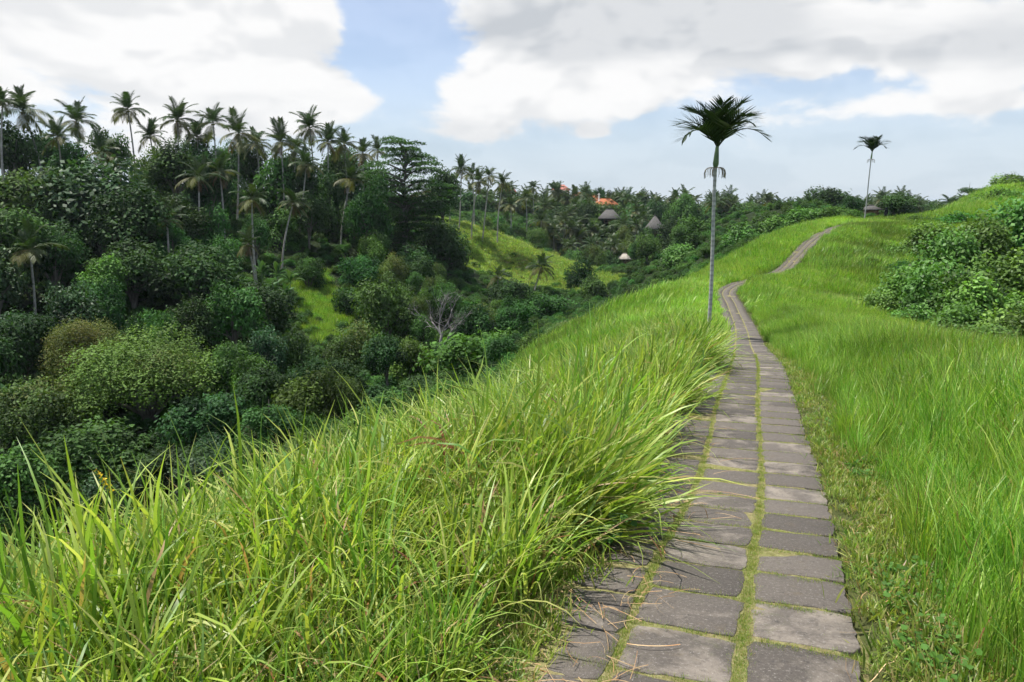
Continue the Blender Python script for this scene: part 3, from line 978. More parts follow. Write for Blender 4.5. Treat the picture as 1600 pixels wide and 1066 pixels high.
# flat-layered tree
out = []
for i_ in range(2):
    r = np.random.default_rng(900 + i_)
    parts, cs = [], []
    for lay in range(15):
        hz = .05 + 1.5 * (lay / 14.0)
        prof = np.interp(hz, [0, .4, .9, 1.3, 1.6], [.55, .85, .95, .75, .3])
        for q in range(int(4 + 6 * prof)):
            a_ = r.uniform(0, 6.28); rr = prof * r.uniform(.25, .85)
            cs.append((rr * math.cos(a_), rr * math.sin(a_), hz + r.normal(0, .03), r.uniform(.2, .36)))
    cs = np.array(cs)
    n_ = 26000
    wh = r.choice(len(cs), n_)
    th, q = r.uniform(0, 6.28, n_), np.sqrt(r.random(n_))
    rim = q**2
    pos = np.stack([cs[wh, 0] + np.cos(th) * q * cs[wh, 3], cs[wh, 1] + np.sin(th) * q * cs[wh, 3], cs[wh, 2] - rim * .035 + r.normal(0, .012, n_)], -1)
    nrm = np.array((0, 0, 1.0)) + r.normal(0, .3, (n_, 3))
    colr = np.array((.05, .115, .03)) * (1 + .2 * r.normal(0, 1, len(cs)))[wh, None] * r.uniform(.7, 1.3, (n_, 1))
    V, Fq, C = leaves(r, pos, nrm, .045, .5, colr)
    bp = []
    for c in cs[::2]:
        st = max(0, c[2] - .15)
        bp.append((*tube([(0, 0, st), (c[0] * .5, c[1] * .5, c[2] - .05), (c[0], c[1], c[2] - .01)], [.018, .012, .004], 5), None))
    bV, bF, _ = join(bp)
    out.append((mesh('layer_crown', V, Fq, M_LEAF, C), mesh('branches', bV, bF, M_BARK)))
KINDS['layer'] = out

# unit trunks (height 1, radius set by scale)
TRUNKS = []
for i_ in range(4):
    r = np.random.default_rng(700 + i_)
    zt = np.linspace(0, 1, 8)
    wob = np.cumsum(r.normal(0, .25, (8, 2)), 0) * np.sin(zt * np.pi)[:, None]
    V, Fs = tube(np.stack([wob[:, 0], wob[:, 1], zt], -1) * np.array((1, 1, 1)), np.interp(zt, [0, .08, .2, 1], [1.5, 1.1, .95, .6]), 8)
    TRUNKS.append(mesh('trunk', V, Fs, M_BARK))
M_PALEBARK = plain_mat('pale_bark', (.26, .24, .21), (.42, .40, .36), 2.0)
PALE_TRUNKS = []
for me in TRUNKS:
    m2 = me.copy(); m2.materials.clear(); m2.materials.append(M_PALEBARK); PALE_TRUNKS.append(m2)

TR = np.random.default_rng(77)
PLACED = []


def tree(u, vtop, d, wpx, hpx, kd, label, name='broadleaf_tree', cat='tree', group=None, var=None, base=None, pale=False, sink=.0):
    x, y, zt = P(u, vtop, d)
    return tree_at(x, y, zt, wpx / F_PX * d * 1.02 / 2, hpx / F_PX * d, kd, label, name, cat, group, var, pale)


def tree_at(x, y, ztop, rad_, hc, kd, label, name, cat, group=None, var=None, pale=False):
    g = h1(x, y)
    ztop = max(ztop, g + hc * .75)
    root = obj(name, None, None, (x, y, g), (0, 0, TR.uniform(0, 6.28)), label=label, cat=cat, group=group)
    var = TR.integers(len(KINDS[kd])) if var is None else var
    cm, bm = KINDS[kd][var]
    Zc = max(v.co.z for v in cm.vertices) if 'zmax' not in cm else cm['zmax']
    cm['zmax'] = Zc
    cz = hc / Zc
    zb = ztop - g - hc
    tl = max(zb + hc * .35, .4)
    tr_ = min(max(.05 * rad_, .05), .045 * max(rad_, tl * .35))
    obj('trunk', (PALE_TRUNKS if pale else TRUNKS)[TR.integers(4)], root, (0, 0, -.3), scale=(tr_, tr_, tl + .3))
    obj('branches', bm, root, (0, 0, zb), scale=(rad_, rad_, cz))
    obj('crown', cm, root, (0, 0, zb), scale=(rad_, rad_, cz))
    PLACED.append((x, y, rad_))
    return root


# ------------------------------------------------------------------ palms
def frond(seed, L, elev0, drop, pairs, leaf_l, leaf_w, vee, sag, col, start=.16, rach=.022, curl=1.2):
    """one pinnate frond growing along +X"""
    r = np.random.default_rng(seed)
    n = 14
    t = np.linspace(0, 1, n)
    angv = elev0 - drop * t**curl
    px = np.r_[0, np.cumsum(np.cos(angv[:-1]) * L / (n - 1))]
    pz = np.r_[0, np.cumsum(np.sin(angv[:-1]) * L / (n - 1))]
    V0, F0 = tube(np.stack([px, 0 * px, pz], -1), rach * np.linspace(1.2, .25, n), 4)
    Vs, Fs = [], []
    k_ = 0
    for s2 in np.linspace(start, .995, pairs):
        cx, cz, an = np.interp(s2, t, px), np.interp(s2, t, pz), np.interp(s2, t, angv)
        T = np.array((math.cos(an), 0, math.sin(an))); N = np.array((-math.sin(an), 0, math.cos(an)))
        ll = leaf_l * (.45 + .75 * math.sin(math.pi * (.15 + .75 * s2))) * r.uniform(.85, 1.12)
        for sd in (-1, 1):
            f = .45 + .9 * s2**2
            dr = T * f + np.array((0, sd, 0)) + N * (vee + r.normal(0, .12))
            dr /= np.linalg.norm(dr)
            c0 = np.array((cx, 0, cz))
            c1 = c0 + dr * ll * .5 + np.array((0, 0, -sag * ll * .12))
            c2 = c0 + dr * ll + np.array((0, 0, -sag * ll * .5))
            wv_ = np.cross(dr, N * .8 + np.array((0, sd * .4, 0))); wv_ /= np.linalg.norm(wv_) + 1e-9
            wv_ = wv_ * leaf_w * .5
            Vs += [c0 - wv_ * .6, c0 + wv_ * .6, c1 - wv_, c1 + wv_, c2 - wv_ * .12, c2 + wv_ * .12]
            Fs += [(k_, k_ + 1, k_ + 3, k_ + 2), (k_ + 2, k_ + 3, k_ + 5, k_ + 4)]
            k_ += 6
    cl = np.repeat(np.asarray(col)[None] * r.uniform(.75, 1.25, (k_ // 6, 1)), 6, 0)
    return join([(V0, F0, np.asarray(col) * np.array((1.6, 1.2, 1.3))), (np.array(Vs), np.array(Fs), cl)])


CO_G, CO_Y = (.046, .080, .026), (.115, .13, .042)
COCO = [[(lambda V, Fs, C: mesh('frond', V, Fs, M_PALM, C))(*frond(300 + i_ * 3 + j_, 1.0, R(e0), R(dp), 32, .25, .026, .28 - .04 * i_, .35 + .16 * i_,
         np.array(CO_G) * (1 - .0 * i_) if i_ < 4 else CO_Y, rach=.011)) for j_ in range(2)]
        for i_, (e0, dp) in enumerate(((84, 34), (68, 52), (48, 64), (26, 68), (4, 60), (-28, 42)))]


DEADF = (lambda V, Fs, C: mesh('dead_frond', V, Fs, M_PALM, C))(*frond(390, 1.0, R(-42), R(38), 20, .20, .02, -.2, 1.2, (.17, .11, .055), rach=.011))
nuts = []
for q in range(9):
    th_ = np.linspace(0, np.pi, 6)
    V_, F_ = tube(np.stack([np.zeros(6), np.zeros(6), np.cos(th_) * -.15], -1), np.maximum(np.sin(th_) * .12, .004), 6)
    nuts.append((V_ + np.array((.24 * math.cos(q * 2.4), .24 * math.sin(q * 2.4), -.25 - .05 * (q % 3))), F_, None))
nV, nF, _c = join(nuts)
NUTS = mesh('coconuts', nV, nF, plain_mat('coconut', (.10, .13, .03), (.17, .15, .05), 3.0))


def palm_crown_layout(r, nf=23):
    out_ = []
    for q in range(nf):
        f = q / (nf - 1)
        cls = int(np.clip(round(f * 4.7 + r.normal(0, .4)), 0, 5))
        out_.append((cls, q * 2.399 + r.normal(0, .3), r.uniform(.75, 1.15), r.normal(0, .16)))
    return out_


# joined crowns for palms too far off to show single fronds
FARPALM = []
for i_ in range(4):
    r = np.random.default_rng(340 + i_)
    parts = []
    for cls, a_, sc4, tl in palm_crown_layout(r, 15):
        e0, dp = ((84, 34), (68, 52), (48, 64), (26, 68), (4, 60), (-28, 42))[cls]
        V, Fs, C = frond(360 + i_ * 20 + cls, sc4, R(e0), R(dp), 13, .27, .06, .2, .9, CO_G if cls < 4 else CO_Y, rach=.012)
        ca, sa_ = math.cos(a_), math.sin(a_)
        V = V @ np.array([[ca, sa_, 0], [-sa_, ca, 0], [0, 0, 1]])
        parts.append((V, Fs, C))
    V, Fs, C = join(parts)
    FARPALM.append(mesh('palm_crown', V, Fs, M_PALM, C))


def trunk_curve(dx, dy, h, r0, r1, seed, rings=0, sides=8, flare=1.6):
    n_ = max(12, rings * 3)
    t = np.linspace(0, 1, n_)
    bow = np.sin(t * np.pi) * .03 * h
    pts = np.stack([dx * t**1.4 + bow * (seed % 2 - .5), dy * t**1.4, h * t - .4 * (1 - t)], -1)
    rr = np.interp(t, [0, .06, 1], [r0 * flare, r0, r1])
    if rings:
        rr = rr * (1 + .07 * (np.arange(n_) % 3 == 0))
    return tube(pts, rr, sides)


PR = np.random.default_rng(55)


def palm(u, vc, d, fpx, label, ub=None, far=False, group='coconut palms across the gorge', nf=None):
    """coconut palm with crown heart at (u, vc); ub = pixel column of the foot"""
    xt, yt, zt = P(u, vc, d)
    xb = xt if ub is None else P(ub, vc, d)[0]
    g = h1(xb, yt)
    h = max(zt - g, 2.5)
    Lf = fpx / F_PX * d * (1.0 if far else .98 * PR.uniform(.9, 1.12))
    root = obj('coconut_palm', None, None, (xb, yt, g), label=label, cat='palm', group=group)
    V, Fs = trunk_curve(xt - xb, PR.normal(0, .8), h, .17, .11, PR.integers(9), sides=7)
    top = V[-1]
    obj('trunk', mesh('trunk', V, Fs, M_PALMTRUNK), root)
    if far:
        obj('crown', FARPALM[PR.integers(4)], root, top, (0, 0, PR.uniform(0, 6.28)), (Lf,) * 3)
    else:
        for cls, a_, sc4, tl in palm_crown_layout(PR, nf or int(PR.integers(16, 24))):
            obj('frond', COCO[cls][PR.integers(2)], root, top, (tl, tl * .5, a_), (Lf * sc4,) * 3)
        for q in range(PR.integers(0, 4)):
            obj('dead_frond', DEADF, root, top - np.array((0, 0, .1)), (0, 0, PR.uniform(0, 6.28)), (Lf * PR.uniform(.6, .85),) * 3)
        obj('coconuts', NUTS, root, top, (0, 0, PR.uniform(0, 6.28)))
    PLACED.append((xb, yt, 1.2))
    return root


LANDMARKS = [('the big glossy tree', 150, 310), ('the tall clear skyline palm', 200, 200), ('the yellowish palm', 300, 290), ('the bare-trunked palm', 370, 250),
             ('the leaning pale trunk', 445, 370), ('the light clearing', 500, 475), ('the wide sunlit tree', 225, 560), ('the olive-yellow crown', 130, 530),
             ('the large low palm', 42, 410), ('the flat-layered tree', 625, 290), ('the vine-hung tree', 555, 330), ('the bare grey tree', 690, 490),
             ('the grassy spur', 800, 400), ('the dark palm', 846, 430), ('the brownish-olive tree', 560, 550), ('the banana plants', 430, 410),
             ('the slim twin palms', 945, 420), ('the thatched house', 952, 338), ('the orange roofs', 935, 314), ('the pointed roof', 1022, 352),
             ('the pink roof', 798, 302), ('the spur crest palms', 750, 300), ('the near palm trunk', 1112, 400), ('the near grass edge', 300, 700)]
LOOK = {'dark': 'dark', 'broad': 'mid-green', 'glossy': 'glossy', 'vine': 'vine-draped', 'lite': 'light green', 'olive': 'olive'}
USED = {}


def relation(du, dv, near):
    if math.hypot(du, dv) < near: return 'right beside'
    a_ = math.degrees(math.atan2(-dv, du)) % 360
    return ['right of', 'above right of', 'above', 'above left of', 'left of', 'below left of', 'below', 'below right of'][int((a_ + 22.5) // 45) % 8]


def locate(what, u_, v_, wp):
    """a phrase that says which one: look, size and what it stands beside"""
    lm = sorted(LANDMARKS, key=lambda q: math.hypot(q[1] - u_, q[2] - v_))
    size = 'small' if wp < 22 else ('medium-sized' if wp < 38 else 'large')
    for q in range(1, 16):
        for lab in ('%s %s %s %s' % (size, what, relation(u_ - lm[0][1], v_ - lm[0][2], 22), lm[0][0]),
                    '%s %s %s %s, %s %s' % (size, what, relation(u_ - lm[0][1], v_ - lm[0][2], 22), lm[0][0], relation(u_ - lm[q][1], v_ - lm[q][2], 22), lm[q][0])):
            if lab not in USED and len(lab.split()) <= 16:
                USED[lab] = 1
                return lab
    return '%s %s %s %s' % (size, what, relation(u_ - lm[0][1], v_ - lm[0][2], 22), lm[0][0])


# skyline palms across the gorge, left to right
for a in [
    (50, 176, 128, 38, 'coconut palm with a trailing yellow frond, leftmost on the skyline', 58),
    (120, 190, 138, 36, 'squat bushy coconut palm, second from the left along the skyline', 122),
    (200, 172, 146, 34, 'tall coconut palm standing clear, third along the skyline from the left', 203),
    (272, 186, 146, 36, 'coconut palm with arching crown, fourth along the skyline, over a dark tree', 270),
    (333, 192, 150, 32, 'coconut palm with a spiky star-shaped crown, fifth along the skyline', 332),
    (372, 208, 140, 35, 'coconut palm with a long straight bare trunk and hanging yellow fronds', 363),
    (436, 222, 146, 36, 'full-crowned coconut palm with pale lower fronds right of the bare-trunked one', 438),
    (484, 200, 160, 30, 'slim coconut palm poking highest among the cluster right of centre skyline', 486),
    (512, 222, 154, 32, 'dark coconut palm with short visible trunk beside the slim high palm', 513),
    (566, 240, 158, 32, 'coconut palm half hidden against the flat-layered tree', 570),
    (0, 158, 120, 24, 'coconut palm cut off by the edge of the picture, only frond tips showing', -8),
    (300, 276, 118, 38, 'yellowish coconut palm in front of the dark wood, below the skyline', 302),
    (392, 312, 116, 34, 'yellow-green coconut palm low in the wood beside the bare-trunked palm', 394),
    (262, 345, 108, 34, 'drooping coconut palm deep in the dark wood on the slope', 262),
    (455, 318, 126, 30, 'small-crowned coconut palm with slender leaning pale trunk above banana plants', 436),
    (482, 258, 140, 30, 'coconut palm with curved trunk in the middle of the wood', 462),
    (549, 280, 142, 28, 'sparse coconut palm with a long leaning pale trunk beside the vine-hung tree', 529),
    (42, 392, 92, 48, 'large coconut palm low on the left slope with broad pale-tipped fronds', 44),
    (14, 330, 104, 36, 'coconut palm at the left edge above the large low palm', 10),
    (160, 238, 128, 34, 'pale drooping coconut palm sunk among broadleaf crowns on the left', 160),
    (395, 380, 110, 28, 'young coconut palm with drooping yellow fronds above the banana plants', 396),
    (846, 418, 158, 27, 'dark coconut palm standing in front of the grassy spur', 834),
    (92, 214, 132, 30, 'half-buried coconut palm between the two leftmost skyline palms', 90),
    (238, 214, 150, 28, 'low coconut palm between the tall clear palm and the arching one', 240),
    (306, 214, 156, 27, 'small coconut palm half hidden between the fourth and fifth skyline palms', 304),
    (404, 226, 158, 27, 'shaded coconut palm sunk behind the bare-trunked one', 402),
    (460, 232, 154, 28, 'coconut palm sunk in the canopy left of the slim high palm', 458),
    (540, 226, 166, 26, 'ragged coconut palm between the dark short-trunked one and the flat-layered tree', 538),
    (592, 236, 166, 25, 'coconut palm poking up directly left of the flat-layered tree', 590),
    (655, 300, 172, 24, 'coconut palm fronds showing through right of the straight pale trunk', 655),
    (340, 268, 130, 30, 'shaded coconut palm hanging behind the yellowish one', 344),
    (778, 440, 150, 20, 'young upright spiky palm at the foot of the grassy spur', 778),
    (720, 264, 186, 22, 'tall straight coconut palm on the crest at the head of the spur', 716),
    (737, 272, 196, 20, 'coconut palm just behind the tall straight one on the crest', 740),
    (748, 284, 184, 20, 'coconut palm with a leaning pale trunk, third on the spur crest', 736),
    (764, 276, 186, 21, 'coconut palm with a slanting trunk, fourth on the spur crest', 753),
    (785, 286, 188, 21, 'coconut palm at the lower end of the row on the spur crest', 777),
    (700, 292, 192, 22, 'coconut palm crowded against the wood behind the spur head', 702),
]:
    palm(*a[:4], a[4], a[5])
for a in [
    (945, 390, 232, 18, 'slim far palm with a long pale trunk right of the spur', 932),
    (957, 386, 230, 18, 'slim far palm with a leaning pale trunk, right of its twin by the spur', 942),
    (822, 310, 250, 20, 'far coconut palm below the pink roof', 822),
    (833, 293, 300, 14, 'far coconut palm rising above the hill skyline beside the pink roof', 833),
    (798, 320, 240, 20, 'far coconut palm in the grove just right of the spur crest row', 797),
    (846, 345, 240, 22, 'far pale-fronded coconut palm in the middle of the hillside grove', 845),
    (905, 372, 246, 20, 'far coconut palm with dark crown under the thatched house', 906),
]:
    palm(*a[:4], a[4], a[5], far=True, group='coconut palms on the far hillside')
r = np.random.default_rng(66)
cnt = 0
while cnt < 62:
    u_, v_ = r.uniform(785, 1085), r.uniform(302, 400)
    d_ = np.interp(v_, [300, 345, 400], [330, 265, 232]) + r.normal(0, 8)
    if inpoly([u_], [v_ + 8], SPUR)[0] or v_ > 330 + (u_ - 770) * .75 or (u_ > 1000 and r.random() < .6): continue
    if 925 < u_ < 985 and 300 < v_ < 352: continue
    if 1005 < u_ < 1045 and 325 < v_ < 385: continue
    x_, y_, z_ = P(u_, v_, d_)
    if not 4 < z_ - h1(x_, y_) < 19: continue
    palm(u_, v_, d_, r.uniform(15, 21), locate('far coconut palm', u_, v_, 20 + 12 * math.sin(cnt * 7.0)), u_ + r.normal(0, 3), far=True, group='grove of coconut palms on the far hillside')
    cnt += 1

# ------------------------------------------------------------------ named trees of the gorge
for a in [
    (150, 232, 112, 190, 170, 'glossy', 'big rounded glossy-leaved tree in the middle of the left wood'),
    (40, 250, 112, 150, 120, 'broad', 'dense tree at the left edge under the leftmost skyline palm'),
    (10, 178, 124, 90, 110, 'dark', 'dark tree topping the skyline at the left edge of the picture'),
    (105, 215, 134, 70, 80, 'broad', 'leafy tree between the two leftmost skyline palms'),
    (160, 196, 146, 44, 50, 'far', 'small thin tree on the skyline left of the tall clear palm'),
    (238, 218, 132, 80, 110, 'lite', 'lighter green tree on the skyline right of the tall clear palm'),
    (268, 202, 128, 110, 100, 'dark', 'very dark tree on the skyline under the fourth palm'),
    (320, 232, 134, 90, 120, 'dark', 'dark tree behind the yellowish palm'),
    (425, 255, 150, 100, 130, 'broad', 'leafy tree below the full-crowned skyline palm'),
    (492, 240, 150, 90, 120, 'dark', 'dark tree between the skyline palms right of centre'),
    (575, 240, 172, 80, 110, 'dark', 'dark tree behind the flat-layered tree'),
    (540, 212, 172, 60, 80, 'broad', 'leafy treetop on the skyline left of the flat-layered tree'),
    (390, 210, 160, 60, 90, 'broad', 'leafy treetop on the skyline between the bare-trunked and full-crowned palms'),
    (75, 194, 140, 70, 90, 'dark', 'dark tree filling the skyline under the two leftmost palms'),
    (178, 202, 150, 60, 80, 'broad', 'leafy tree under the tall clear skyline palm'),
    (300, 204, 158, 70, 90, 'dark', 'dark tree filling the skyline between the fourth and fifth palms'),
    (352, 212, 158, 60, 90, 'broad', 'leafy tree on the skyline just left of the bare-trunked palm'),
    (455, 224, 162, 70, 90, 'dark', 'dark tree on the skyline under the slim high palm'),
    (520, 228, 168, 70, 90, 'broad', 'leafy tree under the dark short-trunked skyline palm'),
    (228, 300, 116, 90, 110, 'glossy', 'glossy tree between the big rounded tree and the yellowish palm'),
    (325, 300, 118, 70, 110, 'broad', 'tree left of the long bare palm trunk'),
    (430, 330, 136, 90, 90, 'broad', 'tree behind the leaning pale palm trunk'),
    (90, 330, 102, 120, 120, 'dark', 'dark tree below the leftmost skyline palm'),
    (200, 368, 100, 130, 110, 'dark', 'dark tree below the big glossy tree'),
    (300, 372, 98, 150, 120, 'dark', 'wide very dark tree in the middle of the left slope'),
    (400, 425, 98, 120, 110, 'dark', 'dark tree left of the light green clearing'),
    (340, 440, 92, 130, 120, 'dark', 'dark feathery tree above the round sunlit treetop'),
    (160, 395, 96, 90, 70, 'lite', 'small tree with lighter crown and forked pale branch on the left slope'),
    (30, 480, 84, 100, 90, 'glossy', 'broad-leaved tree at the left edge beside the olive crown'),
    (222, 492, 73, 280, 175, 'hero', 'wide sunlit umbrella-crowned tree in the gorge'),
    (128, 486, 77, 165, 120, 'hero_olive', 'olive-yellow spreading crown beside the wide sunlit tree'),
    (60, 580, 68, 180, 130, 'olive', 'grey-olive fine-leaved tree at the bottom left of the gorge'),
    (392, 545, 72, 80, 90, 'lite', 'round sunlit treetop right of the wide sunlit tree'),
    (455, 505, 82, 90, 130, 'dark', 'dark tree at the right end of the left slope beside the clearing'),
    (330, 610, 62, 150, 110, 'dark', 'dark tree under the wide sunlit crown'),
    (150, 650, 58, 190, 120, 'broad', 'dim leafy tree low in the gorge above the grass edge'),
    (20, 690, 54, 150, 130, 'broad', 'dim leafy tree at the lowest left of the gorge'),
    (270, 690, 54, 130, 80, 'dark', 'dark bushy tree just above the near grass at left'),
    (420, 620, 60, 110, 70, 'broad', 'bushy tree just above the near grass left of centre'),
    (630, 212, 150, 165, 160, 'layer', 'tall tree with flat horizontal layers of foliage and a straight trunk'),
    (690, 250, 180, 60, 90, 'dark', 'dark tree right behind the flat-layered tree'),
    (680, 345, 158, 70, 90, 'dark', 'dark tree at the foot of the flat-layered tree'),
    (572, 268, 140, 90, 120, 'vine', 'tree smothered in hanging vines left of the flat-layered tree'),
    (590, 330, 150, 60, 90, 'dark', 'dark tree in the gap left of the straight pale trunk'),
    (495, 320, 146, 70, 110, 'broad', 'tree between the two leaning palm trunks'),
    (480, 400, 122, 60, 55, 'vine', 'creeper-covered tree above the light green clearing'),
    (560, 492, 88, 130, 120, 'olive', 'brownish-olive fine-leaved tree in the centre of the gorge'),
    (640, 520, 84, 90, 90, 'lite', 'green tree right of the brownish-olive tree'),
    (735, 512, 82, 150, 80, 'brightbush', 'wide fresh green tree below the bare grey tree'),
    (800, 520, 92, 110, 60, 'brightbush', 'fresh green bushy tree behind the near grass in the centre'),
    (795, 442, 140, 72, 62, 'dark', 'dark dense tree in front of the grassy spur foot'),
    (905, 405, 176, 56, 80, 'dark', 'dark bushy tree at the right end of the grassy spur'),
    (690, 385, 158, 90, 90, 'dark', 'dark bushy tree along the edge of the grassy spur'),
    (640, 410, 140, 90, 80, 'dark', 'dark tree above the ravine thicket in the centre'),
    (850, 470, 130, 90, 60, 'broad', 'bushy tree in the ravine below the dark palm'),
    (930, 450, 158, 60, 50, 'broad', 'bushy tree in the ravine below the two slim far palms'),
    (560, 400, 128, 90, 75, 'vine', 'creeper-draped tree in the ravine thicket right of the clearing'),
    (620, 450, 112, 80, 60, 'brightbush', 'low bright thicket tree left of the bare grey tree'),
    (545, 440, 114, 60, 60, 'bush', 'dark thicket tree right beside the light clearing'),
    (750, 470, 116, 80, 50, 'olive', 'grey-green tree right of the bare grey tree'),
]:
    tree(a[0], a[1], a[2], a[3], a[4], a[5], a[6], pale='layer' == a[5] or 'pale' in a[6])
# far hillside trees
for a in [
    (918, 284, 330, 34, 60, 'broad', 'feathery tree on the far skyline above the orange roofs'),
    (936, 290, 345, 26, 50, 'dark', 'dark narrow tree on the far skyline above the orange roofs'),
    (955, 294, 350, 22, 40, 'dark', 'small round-topped tree on the far skyline right of the orange roofs'),
    (977, 292, 340, 30, 50, 'dark', 'rounded dark tree on the far skyline right of the orange roofs'),
    (1005, 291, 335, 34, 60, 'broad', 'open-crowned tree, last of the row along the far skyline'),
    (1074, 297, 260, 48, 60, 'broad', 'green-topped tree left of the near palm trunk on the skyline'),
    (1050, 312, 270, 36, 55, 'lite', 'paler tree beside the green-topped tree left of the near palm'),
    (872, 318, 280, 60, 50, 'dark', 'dark rounded tree mass in the middle of the far hillside'),
    (916, 330, 275, 44, 50, 'dark', 'dark tree left of the thatched house'),
    (990, 325, 285, 50, 60, 'broad', 'tree between the thatched house and the pointed thatched roof'),
    (985, 360, 238, 60, 60, 'olive', 'grey-green tree with pale forked trunk below the thatched house'),
    (1060, 345, 235, 70, 70, 'dark', 'dark tree right of the pointed thatched roof'),
    (1030, 395, 215, 60, 60, 'dark', 'deep green tree below the pointed thatched roof'),
    (1085, 370, 175, 70, 60, 'brightbush', 'sunlit green tree behind the near palm trunk'),
    (1062, 402, 150, 60, 46, 'bigleaf', 'bright shrubby tree left of the near palm trunk'),
    (1120, 360, 190, 70, 70, 'broad', 'mixed green tree right behind the near palm trunk'),
    (962, 342, 262, 30, 26, 'broad', 'small tree screening the thatched house veranda'),
    (1012, 352, 246, 26, 34, 'broad', 'small tree left in front of the pointed thatched roof'),
    (930, 312, 312, 30, 30, 'broad', 'tree top screening the orange roofs from below'),
    (1025, 330, 300, 40, 60, 'dark', 'dark tree behind the pointed thatched roof'),
    (1290, 288, 190, 76, 60, 'dark', 'large rounded dark tree left of the second palm on the skyline'),
    (1255, 306, 200, 50, 45, 'dark', 'smaller dark tree left of the large rounded skyline tree'),
    (1334, 303, 148, 44, 36, 'dark', 'small dark tree just left of the second palm trunk'),
    (1400, 297, 150, 66, 42, 'dark', 'domed grey-green tree right of the second palm'),
    (1225, 314, 230, 50, 30, 'far', 'low dark tree on the skyline, first left of the ridge bushes'),
    (1580, 267, 112, 56, 34, 'bigleaf', 'leafy tree topping the right hill at the edge of the picture'),
    (1550, 292, 112, 44, 16, 'bush', 'low bush on the crest of the right hill'),
    (1515, 291, 118, 30, 12, 'bush', 'tiny bush on the crest of the right hill'),
]:
    tree(a[0], a[1], a[2], a[3], a[4], a[5], a[6], group='trees on the skyline' if a[1] < 312 else None)
# shrubs along the left flank of the ridge
for i_, (u_, v_, d_, w_, h_, kd, lb) in enumerate([
    (1170, 340, 130, 80, 50, 'bigleaf', 'shrub on the ridge flank just right of the near palm trunk'),
    (1215, 330, 128, 70, 46, 'bigleaf', 'leafy shrub on the ridge flank below the low skyline tree'),
    (1262, 322, 125, 76, 42, 'bigleaf', 'leafy shrub on the ridge flank above the path bend'),
    (1308, 318, 122, 60, 34, 'brightbush', 'leafy shrub on the ridge flank left of the second palm'),
    (1235, 350, 112, 60, 34, 'brightbush', 'lower shrub on the ridge flank beside the upper path'),
    (1160, 380, 112, 64, 40, 'brightbush', 'shrub at the grass edge right behind the near palm trunk'),
    (1120, 395, 110, 50, 36, 'olive', 'olive shrub at the grass edge left of the near palm trunk'),
    (1196, 362, 118, 60, 36, 'brightbush', 'shrub in the middle of the ridge flank thicket'),
    (1335, 324, 112, 36, 18, 'brightbush', 'low shrub at the foot of the second palm'),
    (1030, 462, 66, 90, 34, 'bush', 'dark low shrub patch on the grassy flank left of the near palm'),
    (1062, 468, 62, 50, 26, 'bush', 'small dark shrub on the grassy flank nearest the palm foot'),
    (1000, 478, 68, 60, 30, 'bush', 'low shrub at the lower edge of the grassy flank'),
    (960, 470, 98, 90, 34, 'bush', 'scrubby bush in the ravine below the grassy flank'),
    (1010, 445, 130, 70, 30, 'bush', 'reddish-green scrub bush at the bottom of the ravine'),
    (940, 500, 84, 100, 30, 'bush', 'scrub bush just beyond the near grass crest'),
    (880, 505, 92, 100, 36, 'olive', 'olive scrub tree just beyond the near grass crest'),
]):
    tree(u_, v_, d_, w_, h_, kd, lb, 'shrub', 'shrub', 'shrubs on the ridge flank')
# big shrubs in the hollow on the right
for i_, (u_, v_, d_, w_, h_, kd, lb) in enumerate([
    (1588, 300, 60, 130, 120, 'bigleaf', 'tall shrub highest up the right slope at the picture edge'),
    (1536, 322, 58, 120, 120, 'bigleaf', 'shrub high on the right slope beneath the grassy crest'),
    (1486, 350, 54, 115, 120, 'bigleaf', 'shrub at the upper left shoulder of the right thicket'),
    (1592, 368, 46, 140, 140, 'bigleaf', 'big-leaved shrub at the right picture edge halfway up the thicket'),
    (1418, 408, 50, 95, 90, 'bigleaf', 'shrub on the left margin of the right thicket'),
    (1468, 400, 45, 115, 120, 'bigleaf', 'shrub in the heart of the right thicket'),
    (1535, 408, 41, 130, 125, 'bigleaf', 'broad shrub in the heart of the right thicket, nearer the edge'),
    (1375, 452, 46, 70, 56, 'bigleaf', 'small shrub at the lower left tip of the right thicket'),
    (1430, 465, 40, 100, 76, 'bigleaf', 'low shrub at the front left of the right thicket'),
    (1500, 468, 36, 120, 96, 'bigleaf', 'shrub at the front middle of the right thicket'),
    (1590, 468, 33, 120, 110, 'bigleaf', 'shrub at the front right of the right thicket by the picture edge'),
    (1440, 350, 86, 50, 22, 'bush', 'isolated brownish bush on the right hill grass'),
    (1410, 400, 62, 60, 36, 'brightbush', 'low creeping shrub above the left margin of the right thicket'),
    (1360, 425, 66, 60, 26, 'brightbush', 'low creeping shrub spreading into the hill grass'),
    (1560, 300, 100, 80, 40, 'brightbush', 'shrub below the crest bushes of the right hill'),
    (1500, 345, 82, 80, 40, 'brightbush', 'shrub on the right hill above the thicket'),
    (1462, 342, 70, 95, 64, 'bigleaf', 'shrub at the top left corner of the right thicket'),
    (1400, 385, 70, 70, 40, 'bigleaf', 'low shrub reaching furthest left up the right hill'),
    (1345, 478, 50, 60, 34, 'bigleaf', 'low shrub at the leftmost point of the thicket foot'),
    (1540, 500, 30, 110, 60, 'bigleaf', 'low shrub at the very front of the right thicket behind the grass'),
]):
    tree(u_, v_, d_, w_, h_, kd, lb, 'shrub', 'shrub', 'shrubs of the right thicket')

